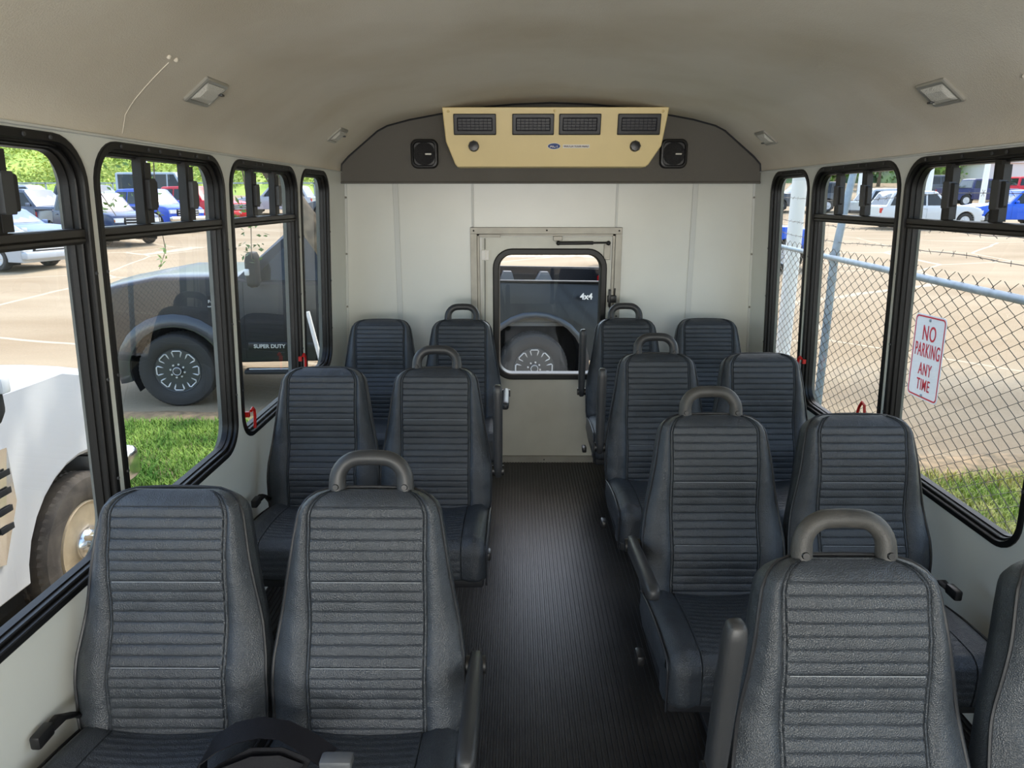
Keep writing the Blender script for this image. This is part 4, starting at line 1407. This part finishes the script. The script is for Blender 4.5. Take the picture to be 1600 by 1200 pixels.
        hx = [P['xc'] - 1.20 if K != 'sedan' else -.25, P.get('bp', -.38) - .85 if not pk else P.get('bp', -.38) - .80]
        for x in hx:
            bm = bmesh.new(); box(bm, (x, sy * (hwf(x, zb - .12) + .012), zb - .13), (.17, .03, .035), bev=.01); obj('door_handle', bm, P.get('handle') or col, root)
        sx_ = [P['xc'] - .12, (P.get('bp', -.38) if pk else -.42), (xb + .10 if pk else -1.32)]
        for x in sx_:
            bm = bmesh.new()
            zz0 = sill + .06 if abs(x - ax[1]) > Ra else P['rw'] + math.sqrt(max(0, Ra ** 2 - (x - ax[1]) ** 2))
            tube(bm, [(x, sy * (hwf(x, z) - .0005), z) for z in [zz0 + (zb - .01 - zz0) * k / 6 for k in range(7)]], .0035, 4)
            obj('door_seam', bm, M['wellblack'], root)
    for xa in ax:
        for sy in (-1, 1): add_wheel(root, xa, sy, P, style, W)
    if pk:
        # bed: two side walls, tailgate, floor
        zr = zb + .03
        for sy in (-1, 1):
            bm = bmesh.new()
            bp = [(xr, sill + .10), (xr, zr - .02), (xr + .04, zr), (xb - .03, zr), (xb - .01, zr - .02), (xb - .01, sill + .05)] + arch(ax[1])
            rs = []
            for yn in (1.0, .985, .93):
                ring = []
                for x, z in bp:
                    k = .02 if yn == 1.0 and z > zr - .03 else 0
                    ring.append((x, sy * hwf(x, z) * yn, z - k))
                rs.append(ring)
            rings(bm, rs)
            obj('bed_side', bm, col, root, smooth=30)
            bm = bmesh.new(); box(bm, ((xr + xb) / 2, sy * hwf(mid, zr) * .955, zr + .006), (xb - xr - .06, .085, .02), bev=.008)
            obj('bed_rail_cap', bm, M['plastic'], root)
        bm = bmesh.new(); box(bm, (xr + .03, 0, (zr + sill + .2) / 2 + .05), (.06, W * .90, zr - sill - .25), bev=.01); obj('tailgate', bm, col, root)
        bm = bmesh.new(); box(bm, ((xr + xb) / 2, 0, zr - .52), (xb - xr - .05, W * .86, .04))
        for sy in (-1, 1): box(bm, (ax[1], sy * W * .38, zr - .42), (.95, .18, .22), bev=.03)
        obj('bed_floor', bm, M['bedliner'], root, smooth=30)
    return root, hwf, ty, P

# black pickup across the back of the bus
TREM = dict(L=6.35, W=2.05, H=2.03, wb=4.06, rw=.42, fo=.97, hc=1.47, hf=1.33, zb=1.42, xc=1.40, xr0=.70, xr1=-1.05, xr2=-1.22, sill=.50, ra=1.22, tw=.30, near=True, ra2=.63, key='tremor', bp=.05, inset=-.02)
bt, hwb, tyb, PB = make_vehicle('pickup_truck', 'large black pickup truck parked across the back of the bus', 'pickup truck', (-1.957, 8.974, GZ - .062), math.radians(188.6), 'pickup', P_['black'], style='tremor', **TREM)
bt.rotation_euler = (0, math.radians(-1.55), math.radians(188.6))
# extras on the side that faces the bus (local +y)
for xa in (2.03, -2.03):
    bm = bmesh.new()
    Ra = .42 * 1.22 if xa > 0 else .63
    fw = 1.0 if xa > 0 else .45
    rs = []
    for t in range(0, 17):
        a = math.radians(-14 + 208 * t / 16)
        c, s = math.cos(a), math.sin(a)
        y_ = hwb(xa + Ra * c, .42 + Ra * s)
        rs.append([(xa + (Ra - .01) * c, y_ - .02, .42 + (Ra - .01) * s), (xa + (Ra - .01) * c, y_ + .035 * fw, .42 + (Ra - .01) * s), (xa + (Ra + .06 * fw) * c, y_ + .045 * fw, .42 + (Ra + .06 * fw) * s), (xa + (Ra + .13 * fw) * c, y_ + .002, .42 + (Ra + .13 * fw) * s)])
    rings(bm, rs, close=True)
    obj('fender_flare', bm, mat('flare_paint', (.03, .034, .042), .3, coat=.5) if 'flare' not in M else M['flare'], bt)
bm = bmesh.new()
box(bm, (.12, 1.06, .42), (2.35, .16, .05), bev=.018)
rb = obj('running_board', bm, M['plastic'], bt)
bm = bmesh.new(); box(bm, (.12, 1.10, .452), (2.25, .02, .012), bev=.004); obj('step_trim', bm, M['rimsilver'], rb)
bm = bmesh.new(); box(bm, (.20, hwb(0, .72) + .004, .70), (2.1, .02, .09), bev=.008); obj('side_moulding', bm, P_['black'], bt)
def side_text(name, body, size, x, z, parent, m, off=.006, yaxis=1):
    y_ = hwb(x, z) + off
    return text(name, body, size, m, parent, (x, y_, z), (PI / 2, 0, PI), extrude=.002, bold=size * .03)
bm = bmesh.new(); prism(bm, rrect(1.535, 1.66, 1.10, 1.26, .02, 3), lambda a, b, d: Vector((a, hwb(a, b) + d, b)), .0, .012)
bg = obj('fender_badge', bm, M['plastic'], bt, smooth=30)
side_text('badge_letters', 'F-250', .045, 1.60, 1.20, bg, M['rimsilver'], .014)
side_text('badge_letters', 'SUPER DUTY', .020, 1.60, 1.145, bg, M['rimsilver'], .014)
side_text('moulding_letters', 'SUPER DUTY', .06, 1.02, .70, bt, M['rimsilver'], .018)
# bedside decal
side_text('decal_letters', '4x4', .10, -2.64, 1.285, bt, M['white'], .004)
text('decal_letters', 'x4', .11, M['taillight'], bt, (-2.80, hwb(-2.8, 1.13) + .006, 1.13), (PI / 2, 0, PI), extrude=.002, bold=.004) if False else None
# tall folded load racks showing inside the bed
for x, wt_, wb2_ in ((-1.93, .055, .11), (-2.46, .05, .14)):
    bm = bmesh.new()
    prism(bm, [(x - wb2_, 1.10), (x - wb2_, 1.24), (x - wt_, 1.405), (x + wt_, 1.405), (x + wb2_, 1.24), (x + wb2_, 1.10)], lambda a, b, d: Vector((a, d, b)), -.86, -.72)
    obj('bed_rack_post', bm, M['bedliner'], bt, smooth=0)

# white pickup parked alongside
wt, hww, tyw, PW = make_vehicle('pickup_truck', 'white pickup truck parked close beside the bus, dusty steel wheel showing', 'pickup truck', (-3.40, 1.57, GZ), math.radians(90), 'pickup', P_['white'], style='steel',
                                **dict({k: v for k, v in TREM.items() if k != 'ra2'}, key='whitesd', rw=.405, tw=.27, wb=4.06, fo=.70, L=6.0, dusty=True, bumper=M['chrome'], hf=1.30, hc=1.42, inset=.02, sill=.44, ra=1.26))
bm = bmesh.new()
prism(bm, [(1.30, .66), (1.36, .64), (1.50, .90), (1.52, 1.16), (1.36, 1.17)], lambda a, b, d: Vector((a, -(hww(a, b) + d), b)), .0, .012)
fv = obj('fender_vent', bm, M['chrome'], wt, smooth=0)
for k in range(4):
    bm = bmesh.new(); box(bm, (1.41 + .012 * k, -(hww(1.4, .9) + .013), .80 + .085 * k), (.085, .006, .03), bev=.002); obj('vent_slot', bm, M['wellblack'], fv)

# ------------------------------------------------------------------ vehicles across the lot
def at(u, y):
    """ground position seen in picture column u at distance y"""
    h = terr(y) + 0.0 - CAMH
    d = y * math.cos(PITCH) - h * math.sin(PITCH)
    x = (u - 807) / 1100 * d
    return (x, y, terr(y))
def veh(name, label, u, y, yawd, K, col, cat, group, **kw):
    make_vehicle(name, label, cat, at(u, y), math.radians(yawd), K, P_[col], group, **kw)
GL, GR = 'vehicles parked across the truck-side lot', 'vehicles parked across the fence-side lot'
veh('sedan', 'silver sedan nearest across the lot, steel wheels, seen through the first window', -20, 21.0, -14, 'sedan', 'silver', 'car', GL, pale=True)
veh('sedan', 'slate blue sedan parked just behind the silver sedan', 20, 25.0, -22, 'sedan', 'slate', 'car', GL)
veh('sport_utility', 'grey boxy sport utility vehicle behind the slate blue sedan', 62, 33.0, -8, 'bigsuv', 'grey', 'car', GL)
veh('pickup_truck', 'navy pickup truck with amber corner lamps beyond the second window', 158, 28.5, -32, 'pickup', 'navy', 'pickup truck', GL, amber=True)
veh('pickup_truck', 'blue pickup truck with chrome grille between the navy truck and red vehicle', 238, 34.5, -30, 'pickup', 'blue', 'pickup truck', GL, bumper=M['chrome'])
veh('sport_utility', 'bright red sport utility vehicle beside the blue pickup truck', 322, 40.0, -22, 'bigsuv', 'red', 'car', GL)
veh('sport_utility', 'silver sport utility vehicle with alloy wheels beyond the third window', 432, 47.0, 180, 'suv', 'silver', 'car', GL)
veh('sport_utility', 'dark grey sport utility vehicle behind the leaning tree', 548, 43.0, 180, 'suv', 'darkgrey', 'car', GL)
veh('van', 'pale grey high-roof van behind the red and blue vehicles', 262, 50.0, 0, 'van', 'vangrey', 'van', GL)
veh('sport_utility', 'far grey sport utility vehicle behind the navy pickup truck', 160, 45.0, 0, 'bigsuv', 'darkgrey', 'car', GL)
veh('sedan', 'white car far behind the grey sport utility vehicle', 55, 48.0, 0, 'suv', 'silver', 'car', GL)
veh('pickup_truck', 'bright blue pickup truck mostly hidden behind the white pole', 1110, 21.0, 0, 'pickup', 'brightblue', 'pickup truck', GR, amber=True)
veh('sport_utility', 'dark grey sport utility vehicle with red tail lamp near the white pole', 1245, 49.0, 180, 'bigsuv', 'darkgrey', 'car', GR)
veh('sport_utility', 'large white sport utility vehicle in the middle of the fence-side lot', 1438, 36.0, 0, 'suv', 'white', 'car', GR)
veh('sport_utility', 'silver sport utility vehicle tail showing behind the white one', 1402, 41.5, 0, 'suv', 'silver', 'car', GR)
veh('sport_utility', 'bright blue sport utility vehicle facing the white one', 1572, 38.0, 180, 'suv', 'brightblue', 'car', GR)
veh('pickup_truck', 'deep navy pickup truck far behind the blue sport utility vehicle', 1532, 54.0, 0, 'pickup', 'deepnavy', 'pickup truck', GR)
veh('pickup_truck', 'red pickup truck far off at the picture edge', 1600, 58.0, 0, 'pickup', 'red', 'pickup truck', GR)
veh('sport_utility', 'dark sport utility vehicle far behind the white one', 1462, 61.0, 0, 'bigsuv', 'darkgrey', 'car', GR)

# ------------------------------------------------------------------ chain-link fence
FD = Vector((math.sin(math.radians(3.8)), math.cos(math.radians(3.8)), 0))
FN = Vector((FD.y, -FD.x, 0))
F0 = Vector((2.27, 3.7, 0))
def fp(s, z, d=0.0): return F0 + FD * s + FN * d + Vector((0, 0, z))
M['galv'] = mat('galvanised_steel', srgb(158, 170, 180), .5, .35, var=.25, vscale=14)
M['wire'] = mat('fence_wire', srgb(78, 71, 60), .6, .3)
M['barb'] = mat('barbed_wire', srgb(105, 96, 88), .7, .2)
fo_ = fp(0, GZ)
fen = thing('chain_link_fence', 'galvanised chain-link fence topped with barbed wire along the bus', 'fence', fo_)
p_ = .066; S0, S1 = -3.2, 6.4
V_, F_ = [], []
nw = int((S1 - S0) / p_); zt = 1.20
nr = int((zt - GZ - .03) / (p_ * .55))
for k in range(nw):
    prev = None
    for j in range(nr + 1):
        z = GZ + .03 + j * p_ * .55
        on = (j + k) % 2 == 0
        s_ = S0 + k * p_ + (0.003 if on else p_ - .003)
        d_ = .004 if on else -.004
        if j == nr: z -= .0; s_ = S0 + k * p_ + (p_ * .30 if on else p_ * .70)
        c = fp(s_, z, d_)
        b0 = len(V_)
        r = .0029
        V_ += [tuple(c + FD * r), tuple(c - FD * r * .5 + FN * r * .87), tuple(c - FD * r * .5 - FN * r * .87)]
        if prev is not None:
            for q in range(3): F_.append((prev + q, prev + (q + 1) % 3, b0 + (q + 1) % 3, b0 + q))
        prev = b0
me = bpy.data.meshes.new('mesh_wire'); me.from_pydata([tuple(Vector(v) - fo_) for v in V_], [], F_)
w_ = link('wire_mesh', me, M['wire'], fen)
bm = bmesh.new(); tube(bm, [fp(S0, 1.122) - fo_, fp(S1, 1.122) - fo_], .021, 14); obj('top_rail', bm, M['galv'], fen)
for s_ in (-1.45, 1.735, 4.9):
    bm = bmesh.new()
    tube(bm, [fp(s_, GZ - .02, .03) - fo_, fp(s_, 1.14, .03) - fo_, fp(s_ + .03, 1.60, .09) - fo_, fp(s_ + .06, 1.95, .15) - fo_], [.03, .03, .026, .024], 12)
    po = obj('post', bm, M['galv'], fen)
    bm = bmesh.new(); tube(bm, [fp(s_, 1.09, .03) - fo_, fp(s_, 1.155, .03) - fo_], .038, 12); obj('post_cap', bm, M['galv'], po)
    bm = bmesh.new(); tube(bm, [fp(s_, .95, .03) - fo_, fp(s_, .97, .03) - fo_], .034, 12); obj('tension_band', bm, M['galv'], po)
for zi, z in enumerate((1.250, 1.360, 1.560)):
    bm = bmesh.new()
    rnd = random.Random(zi)
    pts = [fp(S0 + (S1 - S0) * k / 40, z + rnd.uniform(-.006, .006) - .02 * math.sin(k * .35) , .04 + .05 * zi) - fo_ for k in range(41)]
    tube(bm, pts, .0022, 5)
    bw = obj('barbed_strand', bm, M['barb'], fen)
    bm = bmesh.new()
    for k in range(int((S1 - S0) / .125)):
        s_ = S0 + .05 + k * .125
        f = (s_ - S0) / (S1 - S0) * 40; i = min(39, int(f)); c = pts[i].lerp(pts[i + 1], f - i)
        for q in range(2):
            v = Vector((rnd.uniform(-1, 1), rnd.uniform(-1, 1), rnd.uniform(-1, 1))).normalized() * .018
            tube(bm, [c - v, c + v], .0014, 3)
    tag(obj('barbs', bm, M['barb'], bw, smooth=0), kind='stuff')

# sign wired to the fence, tilted
sg = thing('parking_sign', 'tilted white NO PARKING ANY TIME sign with red letters on the fence', 'sign', fp(0, .71, -.02))
so = fp(0, .71, -.02)
TL, TR, BR, BL = Vector((2.265, 3.915, .945)), Vector((2.245, 3.588, .955)), Vector((2.248, 3.634, .482)), Vector((2.269, 3.972, .462))
cen = (TL + TR + BR + BL) / 4
xa = ((TR + BR) / 2 - (TL + BL) / 2).normalized(); ya = ((TL + TR) / 2 - (BL + BR) / 2); ya = (ya - xa * xa.dot(ya)).normalized(); za = xa.cross(ya)
Msg = Matrix((xa, ya, za)).transposed()
cen = cen + za * 0.012
def SG(a, b, d): return cen - so + xa * a + ya * b + za * d
SW, SH = .163, .232
bm = bmesh.new(); prism(bm, rrect(-SW, SW, -SH, SH, .03, 5), SG, -.001, .001); pl = obj('plate', bm, mat('sign_white', srgb(232, 234, 238), .35), sg, smooth=0)
M['signred'] = mat('sign_red', srgb(196, 36, 60), .4)
bm = bmesh.new()
o1, o2 = rrect(-SW + .008, SW - .008, -SH + .008, SH - .008, .026, 5), rrect(-SW + .016, SW - .016, -SH + .016, SH - .016, .02, 5)
rings(bm, [[SG(a, b, .0012) for a, b in o1], [SG(a, b, .002) for a, b in o1], [SG(a, b, .002) for a, b in o2], [SG(a, b, .0012) for a, b in o2]], True, False, False)
obj('border', bm, M['signred'], pl, smooth=0)
eul = Msg.to_euler()
for body, b, sz, sxx in (('NO', .128, .118, .74), ('PARKING', .034, .108, .54), ('ANY', -.070, .095, .66), ('TIME', -.155, .090, .68)):
    text('sign_letters', body, sz, M['signred'], sg, SG(.004, b, .002), eul, extrude=.0008, sx=sxx, bold=.0003, space=1.12)
for b in (.204, -.211):
    bm = bmesh.new()
    r_ = bmesh.ops.create_cone(bm, cap_ends=True, segments=12, radius1=.009, radius2=.007, depth=.006)
    bmesh.ops.transform(bm, matrix=Msg.to_4x4(), verts=r_['verts']); bmesh.ops.translate(bm, vec=SG(.0, b, .004), verts=r_['verts'])
    obj('bolt', bm, M['galv'], sg)

# white utility pole behind the fence, leaning stake, light poles
M['polewhite'] = mat('pole_white', srgb(236, 236, 232), .5)
t = thing('white_pole', 'thick white pole just behind the fence corner', 'pole', (3.86, 10.0, GZ))
bm = bmesh.new(); tube(bm, [(0, 0, 0), (0, 0, 5.5)], .10, 20); obj('shaft', bm, M['polewhite'], t)
bm = bmesh.new(); tube(bm, [(0, 0, 0), (0, 0, .05)], .16, 20); obj('base_collar', bm, M['polewhite'], t)
t = thing('marker_stake', 'leaning white-topped stake beside the black truck', 'stake', (-1.30, 5.0, GZ))
bm = bmesh.new(); tube(bm, [(.0, 0, 0), (-.09, 0, .82)], .014, 8); obj('lower_rod', bm, M['galv'], t)
bm = bmesh.new(); tube(bm, [(-.09, 0, .82), (-.13, 0, 1.16), (-.195, 0, 1.50)], .015, 10); obj('sleeve', bm, M['white'], t)
lamp_labels = {1443: 'white lamp pole above the dark vehicles', 1529: 'white lamp pole behind the navy pickup truck', 1554: 'white lamp pole nearest the picture edge', 1338: 'white lamp pole between the far trees', 1350: 'white lamp pole just beside another thin pole',
               232: 'white lamp pole in front of the green bank', }
for u, lab in lamp_labels.items():
    y = {1350: 51, 1529: 50}.get(u, 47) if u > 800 else 62
    t = thing('lamp_pole', lab, 'lamp pole', at(u, y), 0, 'white lamp poles around the lot')
    bm = bmesh.new(); tube(bm, [(0, 0, 0), (0, 0, 8)], [.20, .13], 10); obj('shaft', bm, M['polewhite'], t)
    bm = bmesh.new(); box(bm, (0, 0, 8.05), (.5, .3, .12), bev=.03); obj('lamp_head', bm, M['polewhite'], t)

# green bank behind the truck-side lot
M['bank'] = mat('bank_grass', srgb(176, 196, 92), .9, col2=srgb(110, 140, 52), vscale=.30, vdetail=10, bump=.5, bscale=2)
bm = bmesh.new(); rs = []
rnd = random.Random(21)
for j, (y, h) in enumerate(((66, 0), (69, .7), (73, 2.5), (78, 5.0), (86, 8.5), (100, 12))):
    rs.append([(-115 + 135 * i / 40, y + rnd.uniform(-.6, .6), terr(min(y, 66)) - .1 + h + (rnd.uniform(-.4, .4) if j else 0)) for i in range(41)])
rings(bm, rs, close=False)
struct(obj('hill', bm, M['bank']))
org3 = Vector((-40, 76, terr(66) + 2))
lp = []
for k in range(34000):
    x = rnd.uniform(-75, 8); f = rnd.random()
    y = 69 + 17 * f; z = terr(66) - .1 + interp(y, [(69, .7), (73, 2.5), (78, 5), (86, 8.5)])
    lp.append(Vector((x, y, z + abs(rnd.gauss(0, .35)))))
o = leaves_mesh('brush', lp, .21, mat('brush_leaves', srgb(196, 200, 104), .7, col2=srgb(112, 134, 52), vscale=.25, spec=.2, vdetail=8), None, 33, 1.6)
tag(o, 'yellow-green brush covering the bank behind the parked vehicles', 'brush', kind='stuff')
# perimeter rail at the foot of the bank
t = thing('perimeter_fence', 'pale low fence line at the foot of the green bank', 'fence', (-35, 65, terr(65)))
bm = bmesh.new()
box(bm, (0, 0, 1.15), (80, .10, .12)); r0_ = obj('rail', bm, M['galv'], t, smooth=0)
for k in range(28):
    bm = bmesh.new(); box(bm, (-40 + k * 3, 0, .6), (.1, .1, 1.2)); obj('post', bm, M['galv'], t, smooth=0)

# trees and buildings behind the fence-side lot
def tree(name, lab, u, y, w, h, leafm, seed, n=1500, trunk=1.2):
    c = at(u, y)
    t = thing(name, lab, 'tree', c, 0, 'trees behind the fence-side lot')
    bm = bmesh.new(); tube(bm, [(0, 0, 0), (.1, 0, trunk + h * .3)], [.22, .12], 8); obj('trunk', bm, M['bark'], t)
    leaves_mesh('crown', crown_pts((0, 0, trunk + h / 2), (w / 2, w / 2, h / 2), n, random.Random(seed), 12), .26, leafm, t, seed, 1.6)
M['leafbright'] = mat('bright_leaves', srgb(150, 190, 84), .6, col2=srgb(84, 124, 44), vscale=.8)
tree('round_tree', 'green round tree seen through the first pane above the white vehicle', 1440, 66, 6.5, 3.4, M['leafbright'], 41)
tree('round_tree', 'green tree beside the lamp pole, middle of the fence-side lot', 1480, 72, 5.0, 3.6, M['leafbright'], 42)
tree('round_tree', 'small bright green tree right behind the navy pickup truck', 1512, 75, 3.0, 2.6, M['leafbright'], 43, 900)
tree('round_tree', 'green tree above the silver vehicle tail', 1340, 74, 5.0, 3.4, M['leafbright'], 44)
tree('round_tree', 'green tree behind the dark grey vehicle with red tail lamp', 1300, 64, 4.0, 2.4, M['leafbright'], 45)
tree('dark_tree', 'dark green tree behind the pale house', 1470, 86, 12, 7.5, M['leafdark'], 46, 2600, 1.0)
tree('dark_tree', 'dark green tree behind the white vehicle roof', 1370, 82, 13, 5.0, M['leafdark'], 47, 2200, 1.0)
bm = bmesh.new(); rs = []
for j, (y, h) in enumerate(((90, 0), (92, 3), (96, 6), (104, 8))):
    rs.append([(12 + 90 * i / 24, y, terr(88) - .3 + h + (.8 * math.sin(i * 1.7) if j > 1 else 0)) for i in range(25)])
rings(bm, rs, close=False)
struct(obj('hill_2', bm, M['leafdark']))
lp = []
for k in range(9000):
    x = rnd.uniform(14, 95); f = rnd.random(); y = 90 + 8 * f
    lp.append(Vector((x, y, terr(88) - .3 + interp(y, [(90, 0), (92, 3), (96, 6), (104, 8)]) + .8 * math.sin(x * .5) + rnd.uniform(-.3, .8))))
tag(leaves_mesh('treeline', lp, .42, M['leafdark'], None, 61, 1.5), 'dark band of trees along the far edge of the fence-side lot', 'trees', kind='stuff')
M['brick'] = mat('building_wall', srgb(150, 134, 128), .9, col2=srgb(176, 168, 164), vscale=1.2)
M['palewall'] = mat('pale_wall', srgb(214, 214, 208), .8)
M['roofgrey'] = mat('roof_grey', srgb(120, 120, 124), .8)
c = at(1592, 77)
b = thing('office_building', 'brownish office building behind the fence-side lot', 'building', c)
bm = bmesh.new(); box(bm, (0, 0, 2.6), (8, 7, 5.2)); wb2 = obj('wall', bm, M['brick'], b, smooth=0)
bm = bmesh.new(); box(bm, (0, 0, 5.3), (8.6, 7.6, .3)); obj('roof', bm, M['roofgrey'], b, smooth=0)
for k in range(5):
    for q in range(2):
        bm = bmesh.new(); box(bm, (-3.0 + 1.5 * k, -3.53, 1.4 + 2.0 * q), (.9, .06, 1.1)); obj('window', bm, M['carglass'], b, smooth=0)
c = at(1541, 63)
b = thing('pale_house', 'small pale house with pitched roof among the trees', 'building', c)
bm = bmesh.new(); box(bm, (0, 0, 1.4), (3.6, 4, 2.8)); obj('wall', bm, M['palewall'], b, smooth=0)
bm = bmesh.new(); prism(bm, [(-2.1, 2.8), (2.1, 2.8), (0, 4.2)], lambda a, bb, d: Vector((a, d, bb)), -2.2, 2.2); obj('roof', bm, M['palewall'], b, smooth=0)
